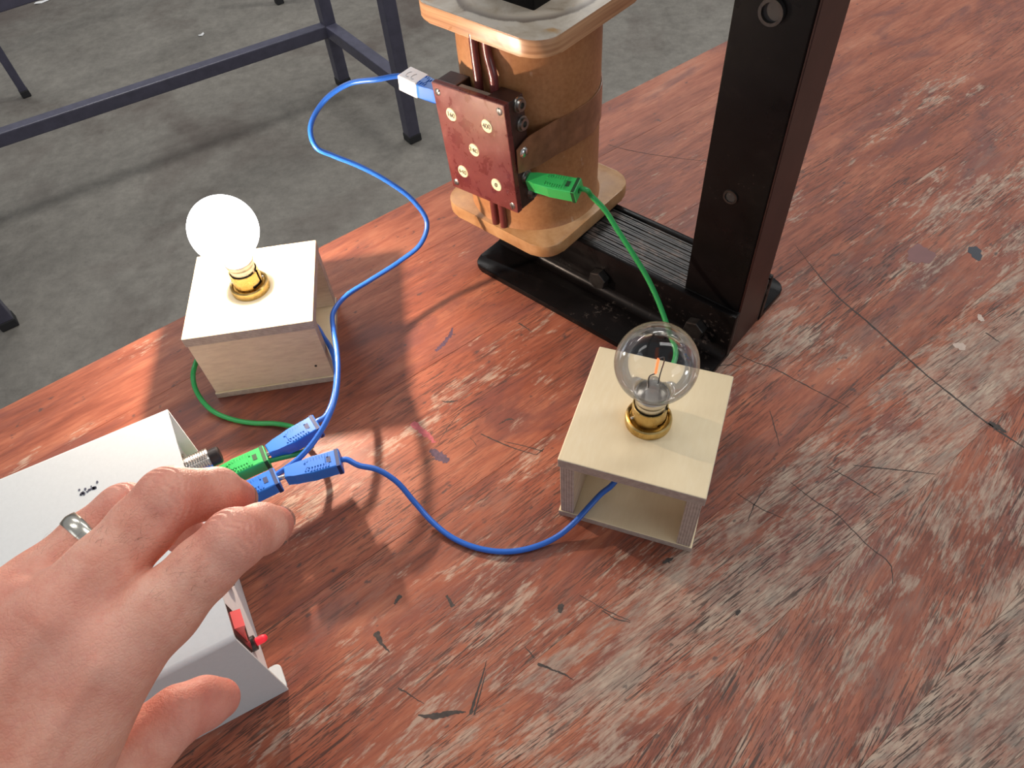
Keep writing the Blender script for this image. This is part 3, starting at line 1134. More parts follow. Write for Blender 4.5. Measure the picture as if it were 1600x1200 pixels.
# strap round the winding, flattened on to the terminal block
bm = NB()
pts = []
zb0, zb1 = 0.0905, 0.1215
path = []
for i in range(70):
    a = math.radians(-28 + 236 * i / 69)
    path.append((RC * 1.006 * math.cos(a) - 0.0015, RC * 1.006 * math.sin(a) - 0.0015))
a0 = path[0]
bl = (-0.331 - CS + 0.0012, 0.360 - CDp)
path = [bl, (bl[0] + 0.0004, 0.372 - CDp), (bl[0] + 0.003, 0.384 - CDp)] + path
path = path + [(-0.407 - CS - 0.003, 0.384 - CDp), (-0.407 - CS - 0.0012, 0.372 - CDp), (-0.407 - CS - 0.0012, 0.360 - CDp)]
path = [(p.x, p.y) for p in catmull([Vector((x, y, 0)) for x, y in path], 3)]
cols = []
for i, (x, y) in enumerate(path):
    n0 = Vector(path[min(i + 1, len(path) - 1)]) - Vector(path[max(i - 1, 0)])
    n0.normalize()
    nr = Vector((n0.y, -n0.x))
    k = min(i, len(path) - 1 - i)
    sh = 0.0010
    dz = -0.004 * max(0, 1 - k / 26)
    shr = 0.005 * max(0, 1 - k / 6) ** 2
    cols.append([bm.verts.new((x, y, zb0 + dz + shr)), bm.verts.new((x, y, zb1 + dz - shr)),
                 bm.verts.new((x + nr.x * sh, y + nr.y * sh, zb1 + dz - shr)), bm.verts.new((x + nr.x * sh, y + nr.y * sh, zb0 + dz + shr))])
for a, b in zip(cols, cols[1:]):
    for k in range(4):
        bm.faces.new((a[k], a[(k + 1) % 4], b[(k + 1) % 4], b[k]))
bm.faces.new(cols[0])
bm.faces.new(cols[-1][::-1])
for f in bm.faces:
    f.material_index = 0
strap = obj('strap', bm, [MT['strap']], coil, smooth=True)

# terminal block
bw, bh, bd = 0.0760, 0.0955, 0.0220      # width (s), height, depth
bm = NB()
bx(bm, -bw / 2, bw / 2, -bd / 2, -bd / 2 + 0.0055, -bh / 2, bh / 2, 0.0008, 2)
blk = obj('terminal_block', bm, MT['bakelite'], coil, loc=(-0.369 - CS, 0.366 - CDp, 0.1545 - Z0), rot=(0, math.radians(-4.2), 0))
fp = blk
blk['label'] = 'maroon bakelite terminal block with ivory number discs'
for s in (-1, 1):
    bm = NB()
    xa, xb = s * bw / 2, s * (bw / 2 - 0.022)
    bx(bm, min(xa, xb) + 0.0004, max(xa, xb) - 0.0004, -bd / 2 + 0.0055, bd / 2, -bh / 2 + 0.0006, bh / 2 - 0.0006, 0.0008, 2)
    obj('side_block', bm, MT['dark_bakelite'], blk)
bm = NB()
bx(bm, -bw / 2 + 0.022, bw / 2 - 0.022, -bd / 2 + 0.0055, -bd / 2 + 0.0115, -bh / 2 + 0.003, bh / 2 - 0.0015, 0.0006, 1)
obj('spacer', bm, plain('grey_fibre_spacer', (0.23, 0.19, 0.15), 0.5), blk)
bm = NB()
bx(bm, -bw / 2 + 0.0225, bw / 2 - 0.0225, bd / 2 - 0.006, bd / 2 + 0.001, -bh / 2 + 0.003, bh / 2 - 0.010, 0.0006, 1)
obj('back_strip', bm, MT['dark_bakelite'], blk)


def text_mesh(txt, size):
    cu = bpy.data.curves.new('t', 'FONT')
    cu.body = txt
    cu.size = size
    cu.align_x = 'CENTER'
    cu.align_y = 'CENTER'
    cu.extrude = 0.0001
    ob = bpy.data.objects.new('t', cu)
    COL.objects.link(ob)
    dg = bpy.context.evaluated_depsgraph_get()
    me = bpy.data.meshes.new_from_object(ob.evaluated_get(dg))
    COL.objects.unlink(ob)
    bpy.data.objects.remove(ob)
    return me


yfp = -bd / 2


def disc_label(s, z, txt, tilt):
    x = s + 0.369
    zz = z - 0.1545
    bm = NB()
    Mx = Matrix.Translation((x, yfp, zz)) @ Matrix.Rotation(pi / 2, 4, 'X')
    lathe(bm, [(0.0, 0.0006), (0.0052, 0.0006), (0.0056, 0.0), (0, -0.001)], 30, M=Mx)
    d = obj('number_disc', bm, MT['disc'], fp)
    me = text_mesh(txt, 0.0058 if len(txt) < 4 else 0.0048)
    me.materials.clear()
    me.materials.append(MT['ink'])
    o = bpy.data.objects.new('number', me)
    COL.objects.link(o)
    o.parent = fp
    o.location = (x, yfp - 0.0008, zz)
    o.rotation_euler = (pi / 2, tilt, 0)


disc_label(-0.3904, 0.1790, '160', 0.10)
disc_label(-0.3519, 0.1800, '400', -0.05)
disc_label(-0.3710, 0.1535, '2\u00b78\u03a9', 0.08)
disc_label(-0.3895, 0.1275, '640', 0.10)
disc_label(-0.3515, 0.1275, '0', 0.05)


def screw(x, z, ang, R=0.0030):
    bm = NB()
    Mx = Matrix.Translation((x, yfp, z)) @ Matrix.Rotation(pi / 2, 4, 'X')
    lathe(bm, [(0.0, 0.0008), (R * 0.7, 0.0007), (R, 0.0002), (R, -0.001), (0, -0.001)], 20, M=Mx)
    k = len(bm.faces)
    bx(bm, -R * 0.95, R * 0.95, -0.0004, 0.0004, 0.0, 0.00095, M=Mx @ Matrix.Rotation(ang, 4, 'Z'))
    bm.faces.ensure_lookup_table()
    for f in bm.faces[k:]:
        f.material_index = 1
    obj('slotted_screw', bm, [MT['steel'], MT['slot']], fp, smooth=True)


for (x, z, a) in ((-0.0325, 0.0405, 0.6), (0.0325, 0.0415, 1.5), (-0.0320, -0.0415, 0.9), (0.0325, -0.0420, 1.7)):
    screw(x, z, a)


def socket(z, d, side=1, R=0.0048, ln=0.004):
    Mx = Matrix.Translation((side * (bw / 2 - 0.0004), d - 0.366, z - 0.1545)) @ Matrix.Rotation(side * pi / 2, 4, 'Y')
    bm = NB()
    lathe(bm, [(R * 1.25, 0.0), (R * 1.25, ln * 0.4), (R, ln * 0.45), (R * 0.95, ln), (R * 0.5, ln), (R * 0.48, ln * 0.2), (0, ln * 0.2)], 24, M=Mx)
    obj('socket', bm, MT['steel'], blk, smooth=True)


for z, d in ((0.1955, 0.3705), (0.1800, 0.3712), (0.1345, 0.3690), (0.1175, 0.3735)):
    socket(z, d)
for z, d in ((0.182, 0.364), (0.130, 0.366)):
    socket(z, d, -1)
# strap screw, bright brass
bm = NB()
Mx = Matrix.Translation((bw / 2 + 0.0014, 0.3675 - 0.366, 0.158 - 0.1545)) @ Matrix.Rotation(pi / 2, 4, 'Y')
lathe(bm, [(0.0046, 0.0), (0.0044, 0.0016), (0.003, 0.0030), (0.0, 0.0034)], 24, M=Mx)
obj('strap_screw', bm, MT['nickel'], blk, smooth=True)
# enamelled winding ends above and below the block
for pts in ([(-0.3765, 0.3722, 0.240), (-0.3760, 0.3722, 0.222), (-0.3735, 0.3705, 0.205), (-0.3730, 0.3700, 0.190)],
            [(-0.3645, 0.3728, 0.240), (-0.3635, 0.3730, 0.226), (-0.3585, 0.3715, 0.212), (-0.3580, 0.3705, 0.190)],
            [(-0.3745, 0.3735, 0.125), (-0.3735, 0.3730, 0.100), (-0.3725, 0.3730, 0.0665)],
            [(-0.3655, 0.3740, 0.125), (-0.3645, 0.3735, 0.100), (-0.3635, 0.3738, 0.0665)]):
    bm = NB()
    tube(bm, catmull([(s - CS, d - CDp, z - Z0) for s, d, z in pts], 6), 0.0034, 14)
    obj('winding_end', bm, MT['enamel'], coil, smooth=True)

# ================================================================== power supply
PA = Vector((-0.2433, 0.3234, 0.0))           # below the far front corner of the cover
PT = math.radians(-66.18)                     # along the front edge, far to near
PTv = Vector((math.cos(PT), math.sin(PT), 0))
PNv = Vector((-math.sin(PT), math.cos(PT), 0))   # out of the front panel
PLn, PHt, PDp = 0.1862, 0.099, 0.262
ps = empty('power_supply', PA, PT)
tag(ps, 'white steel box power supply with red rocker switch under the hand', 'power supply')
# local: x along the front edge, y out of the front, z up
th = 0.0014
bm = NB()
R = 0.0032


def arc(cx, cz, r, a0, a1, n=6):
    return [(cx + r * math.cos(math.radians(a0 + (a1 - a0) * i / n)), cz + r * math.sin(math.radians(a0 + (a1 - a0) * i / n))) for i in range(n + 1)]


outer = [(0.0, 0.0)] + arc(R, PHt - R, R, 180, 90) + arc(PLn - R, PHt - R, R, 90, 0) + [(PLn, 0.0)]
inner = [(PLn - th, 0.0)] + arc(PLn - R, PHt - R, R - th, 0, 90) + arc(R, PHt - R, R - th, 90, 180) + [(th, 0.0)]
N = len(outer)
inn = inner[::-1]
rows = []
for yy in (0.0, -PDp):
    rows.append(([bm.verts.new((x, yy, z)) for x, z in outer], [bm.verts.new((x, yy, z)) for x, z in inn]))
(o0, i0), (o1, i1) = rows
for k in range(N - 1):
    bm.faces.new((o0[k], o0[k + 1], o1[k + 1], o1[k]))
    bm.faces.new((i0[k + 1], i0[k], i1[k], i1[k + 1]))
    bm.faces.new((o0[k + 1], o0[k], i0[k], i0[k + 1]))
    bm.faces.new((o1[k], o1[k + 1], i1[k + 1], i1[k]))
for k in (0, N - 1):
    bm.faces.new((o0[k], o1[k], i1[k], i0[k]))
obj('cover', bm, MT['white_paint'], ps, smooth=True)
REC = 0.0083
bm = NB()
bx(bm, th, PLn - th, -REC - 0.0014, -REC, 0.0015, PHt - th - 0.0003)
fpn = obj('front_panel', bm, MT['panel'], ps)
bm = NB()
bx(bm, th, PLn - th, -PDp + 0.002, -REC, 0.0004, 0.0016)
obj('base_plate', bm, MT['white_paint'], ps)
bm = NB()
bx(bm, th, PLn - th, -PDp + 0.001, -PDp + 0.0024, 0.0016, PHt - th - 0.0003)
obj('back_panel', bm, MT['white_paint'], ps)
# turned-out tab of the base at the near corner
bm = NB()
prism(bm, round_rect(PLn - 0.0195, PLn - 0.0002, -REC - 0.002, 0.0002, 0.0035, 5), 0.0002, 0.0022, 0.0004, 1)
obj('foot_tab', bm, MT['white_paint'], ps)
# rocker switch
rx0, rx1, rz0, rz1 = 0.1480, 0.1700, 0.0400, 0.0760
bm = NB()
bx(bm, rx0, rx1, -REC, -REC + 0.0030, rz0, rz1, 0.0008, 1)
sw = obj('rocker_switch', bm, MT['black_plastic'], ps)
bm = NB()
prof = [(-REC + 0.0025, rz0 + 0.006), (-REC + 0.0032, rz0 + 0.006), (-REC + 0.0050, (rz0 + rz1) / 2), (-REC + 0.0088, rz1 - 0.008), (-REC + 0.0025, rz1 - 0.006)]
a = [bm.verts.new((rx0 + 0.005, y, z)) for y, z in prof]
b = [bm.verts.new((rx1 - 0.005, y, z)) for y, z in prof]
bm.faces.new(a)
bm.faces.new(b[::-1])
for i in range(len(prof)):
    j = (i + 1) % len(prof)
    bm.faces.new((a[i], b[i], b[j], a[j]))
obj('rocker', bm, MT['red_plastic'], sw)


def panel_lathe(name, prof, x, z, mat, seg=28, parent=fpn, smooth=True):
    bm = NB()
    lathe(bm, prof, seg, M=Matrix.Translation((x, -REC, z)) @ Matrix.Rotation(-pi / 2, 4, 'X'))
    return obj(name, bm, mat, parent, smooth=smooth)


panel_lathe('lamp_bezel', [(0.0052, 0.0), (0.0050, 0.0035), (0.0032, 0.0040), (0, 0.0040)], 0.1585, 0.0285, MT['black_plastic'])
panel_lathe('indicator_lamp', [(0.0027, 0.0038), (0.0027, 0.0085), (0.0022, 0.0102), (0.0012, 0.0111), (0, 0.0114)], 0.1585, 0.0285, MT['led'])
# threaded bush with a black push button
pr = [(0.0115, 0.0), (0.0115, 0.0022), (0.0085, 0.0024)]
for i in range(9):
    y = 0.0030 + i * 0.0017
    pr += [(0.0080, y), (0.0086, y + 0.0008)]
pr += [(0.0080, 0.0185), (0.0, 0.0185)]
panel_lathe('threaded_bush', pr, 0.026, 0.0600, MT['nickel'])
panel_lathe('button_cap', [(0.0066, 0.0180), (0.0066, 0.0245), (0.0056, 0.0256), (0, 0.0258)], 0.026, 0.0600, MT['black_plastic'])
for x, mname in ((0.0315, 'green_plug'), (0.0560, 'blue_plug'), (0.0850, 'black_plastic'), (0.1120, 'black_plastic')):
    panel_lathe('panel_socket', [(0.0075, 0.0), (0.0075, 0.0035), (0.0055, 0.0045), (0.0030, 0.0045), (0.0028, 0.001), (0, 0.001)], x, 0.042, MT[mname])
# ink smudge on the cover
bm = NB()
for k in range(16):
    t = k / 15
    c = at(124 + 28 * t, 772 - 12 * t ** 1.6 + random.uniform(-1.5, 1.5) - (6 if k % 5 == 0 else 0), PHt)
    lp = Matrix.Rotation(-PT, 4, 'Z') @ (c - PA)
    w = random.uniform(0.0006, 0.0020)
    vs = [bm.verts.new((lp.x + w * math.cos(a) * random.uniform(.6, 1.3), lp.y + w * 0.6 * math.sin(a), PHt + 0.00012)) for a in [i * pi / 3 for i in range(6)]]
    bm.faces.new(vs)
obj('ink_smudge', bm, MT['inkblue'] if False else plain('smudged_ink', (0.10, 0.10, 0.14), 0.6), ps)


def PS(x, y, z):
    return PA + PTv * x + PNv * y + Vector((0, 0, z))


# ================================================================== leads
CABR = 0.00215
PLUG_L, PLUG_W, PLUG_H = 0.0415, 0.0150, 0.0118


def plug(parent, name, nose, rear, mat, hole_mat, roll=0.0, pin=0.010, up=Vector((0, 0, 1)), grip=True, scale=1.0):
    """stackable banana plug: nose towards what it is plugged into"""
    nose, rear = Vector(nose), Vector(rear)
    x = (rear - nose).normalized()
    Lp = (rear - nose).length
    z = (up - x * up.dot(x)).normalized()
    y = z.cross(x)
    Mx = Matrix((x, y, z)).transposed().to_4x4() @ Matrix.Rotation(roll, 4, 'X')
    Mx.translation = nose
    w, h = PLUG_W * scale / 2, PLUG_H * scale / 2
    o = bpy.data.objects.new(name, None)
    poly = [(0, -w * 0.60), (Lp * 0.16, -w * 0.62), (Lp * 0.46, -w), (Lp, -w), (Lp, w), (Lp * 0.46, w), (Lp * 0.16, w * 0.62), (0, w * 0.60)]
    bm = NB()
    prism(bm, poly, -h, h, 0.0009, 2)
    # rim at the rear end
    bx(bm, Lp - 0.0036, Lp - 0.0006, -w - 0.00025, w + 0.00025, -h - 0.00025, h + 0.00025, 0.0002, 1)
    k = len(bm.faces)
    Mh = Matrix.Translation((Lp + 0.0001, 0, 0)) @ Matrix.Rotation(pi / 2, 4, 'Y')
    lathe(bm, [(0.0022, 0.0), (0.0, 0.0001)], 20, M=Mh)
    bx(bm, Lp - 0.0100, Lp - 0.0068, -0.0026, 0.0026, h - 0.0002, h + 0.00025)
    bm.faces.ensure_lookup_table()
    for f in bm.faces[k:]:
        f.material_index = 1
    body = obj(name, bm, [mat, hole_mat], parent)
    body.matrix_basis = Mx
    if grip:
        bm = NB()
        for i in range(9):
            xx = Lp * 0.36 + i * 0.0021
            ww = w * 0.78 if xx > Lp * 0.46 else w * 0.62
            bx(bm, xx, xx + 0.0011, -ww, -ww * 0.45, h - 0.0002, h + 0.0006)
            bx(bm, xx, xx + 0.0011, ww * 0.45, ww, h - 0.0002, h + 0.0006)
        bx(bm, Lp * 0.40, Lp * 0.40 + 0.014, -w * 0.36, w * 0.36, h - 0.0002, h + 0.0006)
        obj('grip_ridges', bm, mat, body)
    bm = NB()
    lathe(bm, [(0.0, -pin), (0.0016, -pin + 0.0006), (0.0019, -pin * 0.5), (0.0019, 0.001), (0, 0.001)], 16, M=Matrix.Rotation(pi / 2, 4, 'Y'))
    obj('metal_pin', bm, MT['nickel'], body, smooth=True)
    return body


def lead(name, label, base, group='banana leads'):
    r = empty(name, base)
    tag(r, label, 'test lead', group)
    return r


def cable(parent, pts, mat, n=14, r=CABR):
    base = parent.location
    bm = NB()
    tube(bm, [p - base for p in catmull(pts, n)], r, 12)
    return obj('cable', bm, mat, parent, smooth='all')


def PX(lst):
    return [at(*p) for p in lst]


ZP = 0.042
# 1. blue lead from the coil to the lower blue plug
L1 = lead('blue_lead', 'long blue lead looping from the coil to the power supply', (-0.15, 0.45, 0.0))
b1 = L1.location
pl1 = plug(L1, 'plug', Y(-0.408, 0.3625, 0.1845) - b1, Y(-0.4470, 0.3600, 0.1880) - b1, MT['blue_plug'], MT['blue_hole'], scale=1.02)
bm = NB()
bx(bm, 0.0, 0.0195, -0.0083, 0.0083, -0.0067, 0.0067, 0.0006, 1)
tp = obj('paper_tape', bm, MT['tape'], L1)
tp.matrix_basis = pl1.matrix_basis @ Matrix.Translation((0.0205, 0, 0))
tp['label'] = 'white paper tape flag with faint pencil mark'
bm = NB()
for cx in (0.0068, 0.0122):
    pts = [(cx + 0.0028 * math.cos(a) * 0.8, 0.0012 + 0.0038 * math.sin(a), 0.0069) for a in [math.radians(-70 + 200 * i / 14) for i in range(15)]]
    tube(bm, pts, 0.00022, 6)
o_ = obj('pencil_mark', bm, MT['pencil'], tp)
plug(L1, 'plug', PS(0.0565, 0.002, ZP) - b1, PS(0.0555, 0.0470, ZP) - b1, MT['blue_plug'], MT['blue_hole'])
cable(L1, [Y(-0.443, 0.3602, 0.1876), Y(-0.4520, 0.3600, 0.1885)] + PX([(590, 124, 0.188), (545, 131, 0.184), (507, 157, 0.176), (485, 200, 0.164), (494, 230, 0.152),
      (520, 243, 0.142), (560, 259, 0.130), (605, 283, 0.115), (645, 313, 0.098), (667, 347, 0.082), (658, 380, 0.068), (625, 408, 0.057), (580, 437, 0.052),
      (540, 463, 0.053), (521, 488, 0.056), (521, 515, 0.060), (526, 545, 0.062), (528, 580, 0.062), (524, 620, 0.060), (513, 652, 0.057), (492, 688, 0.052), (465, 718, 0.047)])
      + [PS(0.0510, 0.0480, ZP + 0.0005), PS(0.0515, 0.0440, ZP)], MT['blue'])
# 2. blue lead from the bright stand to the upper blue plug
L2 = lead('blue_lead', 'short blue lead from the glowing bulb stand to the green plug', (-0.16, 0.40, 0.0))
b2 = L2.location
plug(L2, 'plug', PS(0.0305, 0.0475, ZP + 0.001) - b2, PS(0.0265, 0.0890, ZP + 0.003) - b2, MT['blue_plug'], MT['blue_hole'])
cable(L2, [Vector((-0.190, 0.462, 0.030)), Vector((-0.172, 0.459, 0.031))] + PX([(507, 529, 0.034), (517, 545, 0.036), (524, 570, 0.038), (525, 600, 0.040), (518, 632, 0.042), (507, 652, 0.044)])
      + [PS(0.0225, 0.0895, ZP + 0.003), PS(0.0235, 0.0850, ZP + 0.003)], MT['blue'])
# 3. green lead from the bright stand to the green plug
L3 = lead('green_lead', 'green lead curling out from behind the glowing bulb stand', (-0.22, 0.38, 0.0))
b3 = L3.location
plug(L3, 'plug', PS(0.0315, 0.000, ZP) - b3, PS(0.0320, 0.0455, ZP) - b3, MT['green_plug'], MT['green_hole'])
cable(L3, [Vector((-0.230, 0.460, 0.028)), Vector((-0.262, 0.453, 0.029))] + PX([(303, 577, 0.026), (303, 600, 0.018), (313, 622, 0.010), (332, 642, 0.0045), (362, 655, 0.0025), (395, 661, 0.0025),
      (430, 662, 0.004), (460, 668, 0.009), (482, 682, 0.016), (487, 697, 0.024), (470, 707, 0.032)]) + [PS(0.0350, 0.0500, ZP - 0.003), PS(0.0340, 0.0420, ZP - 0.002)], MT['green'])
# 4. blue lead to the unlit stand
L4 = lead('blue_lead', 'blue lead curving across the table into the pale plywood stand', (-0.05, 0.30, 0.0))
b4 = L4.location
plug(L4, 'plug', PS(0.0568, 0.0525, ZP + 0.001) - b4, PS(0.0650, 0.0930, ZP + 0.001) - b4, MT['blue_plug'], MT['blue_hole'])
cable(L4, [PS(0.0640, 0.0890, ZP + 0.001), PS(0.0655, 0.0960, ZP + 0.001)] + PX([(560, 727, 0.040), (590, 734, 0.034), (620, 753, 0.025), (648, 785, 0.014), (675, 815, 0.007), (705, 839, 0.0035), (745, 856, 0.0024),
      (790, 862, 0.0024), (830, 856, 0.0026), (868, 840, 0.0040), (897, 817, 0.0085), (920, 792, 0.0120), (940, 771, 0.0170), (956, 758, 0.0230)])
      + [Vector((0.083, 0.285, 0.034)), Vector((0.092, 0.300, 0.040))], MT['blue'])
# 5. green lead from the coil to the unlit stand
L5 = lead('green_lead', 'green lead hanging from the coil down behind the unlit clear bulb', (0.09, 0.40, 0.0))
b5 = L5.location
plug(L5, 'plug', Y(-0.3262, 0.3690, 0.1340) - b5, Y(-0.2835, 0.3790, 0.1375) - b5, MT['green_plug'], MT['green_hole'], roll=0.25)
cable(L5, [Y(-0.2870, 0.3810, 0.1375), Y(-0.2790, 0.3830, 0.1375)] + PX([(924, 306, 0.130), (945, 328, 0.120), (966, 361, 0.106), (988, 395, 0.092), (1008, 428, 0.078), (1024, 460, 0.066), (1036, 490, 0.055), (1046, 520, 0.046), (1056, 552, 0.039)])
      + [Vector((0.118, 0.345, 0.034)), Vector((0.110, 0.325, 0.032)), Vector((0.100, 0.305, 0.038))], MT['green'])

# ================================================================== the hand
def hp(x, y, d):
    return np.array(CAM + (CF + CR * ((x - 800) / FPX) - CU * ((y - 600) / FPX)) * d, dtype=np.float64)


def jt(x, y, d, rpx):
    return (hp(x, y, d), rpx * d / FPX)


FING = {
    'index': [jt(178, 1022, .262, 66), jt(250, 955, .268, 57), jt(318, 888, .2715, 49.5), jt(366, 843, .274, 47), jt(408, 826, .290, 38.5), jt(430, 819, .306, 28.5)],
    'middle': [jt(95, 962, .262, 64), jt(160, 893, .270, 54), jt(222, 824, .279, 50), jt(264, 780, .284, 49), jt(338, 770, .302, 38), jt(368, 778, .318, 30)],
    'ring': [jt(10, 965, .266, 62), jt(60, 915, .277, 51), jt(140, 846, .290, 46), jt(196, 802, .297, 45), jt(262, 812, .320, 38), jt(292, 838, .338, 30)],
    'little': [jt(-65, 1000, .270, 55), jt(-30, 975, .285, 44), jt(30, 930, .304, 39), jt(80, 900, .316, 37), jt(125, 925, .336, 31), jt(140, 950, .350, 25)],
    'thumb': [jt(20, 1300, .268, 80), jt(150, 1232, .290, 62), jt(222, 1165, .303, 54), jt(278, 1117, .309, 43.5), jt(318, 1099, .318, 39), jt(343, 1092, .326, 31)],
}
META = [(jt(178, 1022, .264, 64), jt(30, 1260, .255, 92)), (jt(95, 962, .263, 62), jt(-75, 1215, .252, 92)),
        (jt(10, 965, .267, 60), jt(-150, 1180, .256, 86)), (jt(-65, 1000, .272, 54), jt(-200, 1180, .262, 78)),
        (jt(150, 1100, .278, 52), jt(40, 1262, .266, 84)),
        (jt(0, 1240, .258, 96), jt(-230, 1420, .246, 118)), (jt(-150, 1180, .262, 90), jt(-330, 1380, .250, 118)),
        (jt(-240, 1400, .250, 128), jt(-560, 1700, .240, 175)), (jt(-320, 1360, .252, 122), jt(-640, 1640, .242, 170))]


def rcone(p, a, b):
    (a, r1), (b, r2) = a, b
    ba = b - a
    l2 = ba @ ba
    rr = r1 - r2
    a2 = l2 - rr * rr
    il2 = 1.0 / l2
    pa = p - a
    y = pa @ ba
    z = y - l2
    x2 = ((pa * l2 - y[:, None] * ba) ** 2).sum(1)
    y2 = y * y * l2
    z2 = z * z * l2
    k = np.sign(rr) * rr * rr * x2
    out = (np.sqrt(x2 * a2 * il2) + y * rr) * il2 - r1
    c1 = np.sign(z) * a2 * z2 > k
    out = np.where(c1, np.sqrt(x2 + z2) * il2 - r2, out)
    c2 = (~c1) & (np.sign(y) * a2 * y2 < k)
    return np.where(c2, np.sqrt(x2 + y2) * il2 - r1, out)


def smin(a, b, k):
    h = np.maximum(k - np.abs(a - b), 0.0) / k
    return np.minimum(a, b) - h * h * h * k / 6.0


CAMn = np.array(CAM)


def dorsal(a, b):
    t = (b - a) / np.linalg.norm(b - a)
    v = CAMn - (a + b) / 2
    v = v / np.linalg.norm(v) + np.array([0, 0, 0.35])
    v = v - t * (v @ t)
    return t, v / np.linalg.norm(v)


def bump_at(p, c, r, k, d):
    return smin(d, np.sqrt(((p - c) ** 2).sum(1)) - r, k)


PIPS = {}
for fname, ch in FING.items():
    i = 3
    a, b = ch[i - 1][0], ch[i + 1][0]
    t, dv = dorsal(a, b)
    PIPS[fname] = (ch[i][0], t, dv, ch[i][1])


def hand_sdf(p, fine=False):
    palm = None
    for a, b in META:
        d = rcone(p, a, b)
        palm = d if palm is None else smin(palm, d, 0.016)
    total = None
    for fname, ch in FING.items():
        f = None
        for a, b in zip(ch[1:], ch[2:]):
            d = rcone(p, a, b)
            f = d if f is None else smin(f, d, 0.0045)
        f = smin(f, rcone(p, ch[0], ch[1]), 0.008)
        # knuckle pad
        c, t, dv, r = PIPS[fname]
        if fname != 'thumb':
            f = bump_at(p, c + dv * r * 0.34 - t * 0.001, r * 0.76, 0.006, f)
        if fine:
            rel = p - c
            ax = rel @ t
            side = np.clip((rel @ dv) / r, -1, 1)
            lat = np.linalg.norm(rel - np.outer(ax, t) - np.outer(rel @ dv, dv), axis=1)
            axc = ax + 0.0009 * np.sin(lat * 700 + len(fname)) + lat * 0.18
            mask = np.clip((side - 0.15) / 0.5, 0, 1) * np.exp(-(ax / 0.009) ** 2)
            w = np.zeros_like(ax)
            for o_, dep in ((-0.0055, 0.26), (-0.0026, 0.42), (0.0005, 0.46), (0.0034, 0.34), (0.0064, 0.18)):
                w += dep * np.exp(-((axc - o_) / 0.00075) ** 2)
            f = f + (0.0003 if fname == 'thumb' else 0.0009) * w * mask
        s = smin(palm, f, 0.011)
        total = s if total is None else smin(total, s, 0.0050)
    if fine:
        # tendons fanning over the back of the hand
        for fname in ('index', 'middle', 'ring'):
            a = FING[fname][0]
            A0, R0 = a
            B0 = META[{'index': 0, 'middle': 1, 'ring': 2}[fname]][1][0]
            t, dv = dorsal(B0, A0)
            a1 = A0 + dv * (R0 * 0.93)
            b1 = B0 * 0.65 + A0 * 0.35 + dv * (R0 * 1.12)
            total = smin(total, rcone(p, (a1, 0.0022), (b1, 0.0012)), 0.006)
    return total


def surface_nets(lo, hi, h):
    n = np.ceil((hi - lo) / h).astype(int) + 1
    xs = [lo[k] + h * np.arange(n[k]) for k in range(3)]
    V = np.empty(n, dtype=np.float64)
    yy, zz = np.meshgrid(xs[1], xs[2], indexing='ij')
    for i in range(n[0]):
        p = np.stack([np.full(yy.size, xs[0][i]), yy.ravel(), zz.ravel()], 1)
        V[i] = hand_sdf(p).reshape(yy.shape)
    ins = V < 0
    nc = n - 1
    cnt = np.zeros(nc, dtype=int)
    for dx in (0, 1):
        for dy in (0, 1):
            for dz in (0, 1):
                cnt += ins[dx:dx + nc[0], dy:dy + nc[1], dz:dz + nc[2]]
    act = (cnt > 0) & (cnt < 8)
    idx = -np.ones(nc, dtype=int)
    cells = np.argwhere(act)
    idx[act] = np.arange(len(cells))
    verts = lo + h * (cells + 0.5)
    quads = []
    for ax in range(3):
        o1, o2 = [(1, 2), (2, 0), (0, 1)][ax]
        sl0 = [slice(None)] * 3
        sl1 = [slice(None)] * 3
        sl0[ax] = slice(0, -1)
        sl1[ax] = slice(1, None)
        a, b = ins[tuple(sl0)], ins[tuple(sl1)]
        e = np.argwhere(a != b)
        e = e[(e[:, o1] > 0) & (e[:, o2] > 0) & (e[:, o1] < n[o1] - 1) & (e[:, o2] < n[o2] - 1)]
        flip = a[tuple(e.T)]
        d1 = np.zeros(3, int)
        d1[o1] = 1
        d2 = np.zeros(3, int)
        d2[o2] = 1
        q = np.stack([idx[tuple((e - d1 - d2).T)], idx[tuple((e - d2).T)], idx[tuple(e.T)], idx[tuple((e - d1).T)]], 1)
        q[~flip] = q[~flip][:, ::-1]
        quads.append(q)
    return verts, np.concatenate(quads)


def project(v, fine, it=4):
    e = 0.00025
    for _ in range(it):
        d = hand_sdf(v, fine)
        g = np.stack([hand_sdf(v + np.eye(3)[k] * e, False) - hand_sdf(v - np.eye(3)[k] * e, False) for k in range(3)], 1) / (2 * e)
        gn = (g ** 2).sum(1) + 1e-3
        v = v - np.clip(d / gn, -0.0015, 0.0015)[:, None] * g
    return v


def subdivide(v, q):
    ed = np.sort(np.concatenate([q[:, [0, 1]], q[:, [1, 2]], q[:, [2, 3]], q[:, [3, 0]]]), axis=1)
    key = ed[:, 0].astype(np.int64) * (len(v) + 1) + ed[:, 1]
    u, fi, inv_ = np.unique(key, return_index=True, return_inverse=True)
    em = v[ed[fi]].mean(1)
    n = len(q)
    e01, e12, e23, e30 = (inv_[k * n:(k + 1) * n] + len(v) for k in range(4))
    fc = np.arange(n) + len(v) + len(u)
    nv = np.concatenate([v, em, v[q].mean(1)])
    nq = np.concatenate([np.stack([q[:, 0], e01, fc, e30], 1), np.stack([e01, q[:, 1], e12, fc], 1),
                         np.stack([fc, e12, q[:, 2], e23], 1), np.stack([e30, fc, e23, q[:, 3]], 1)])
    return nv, nq


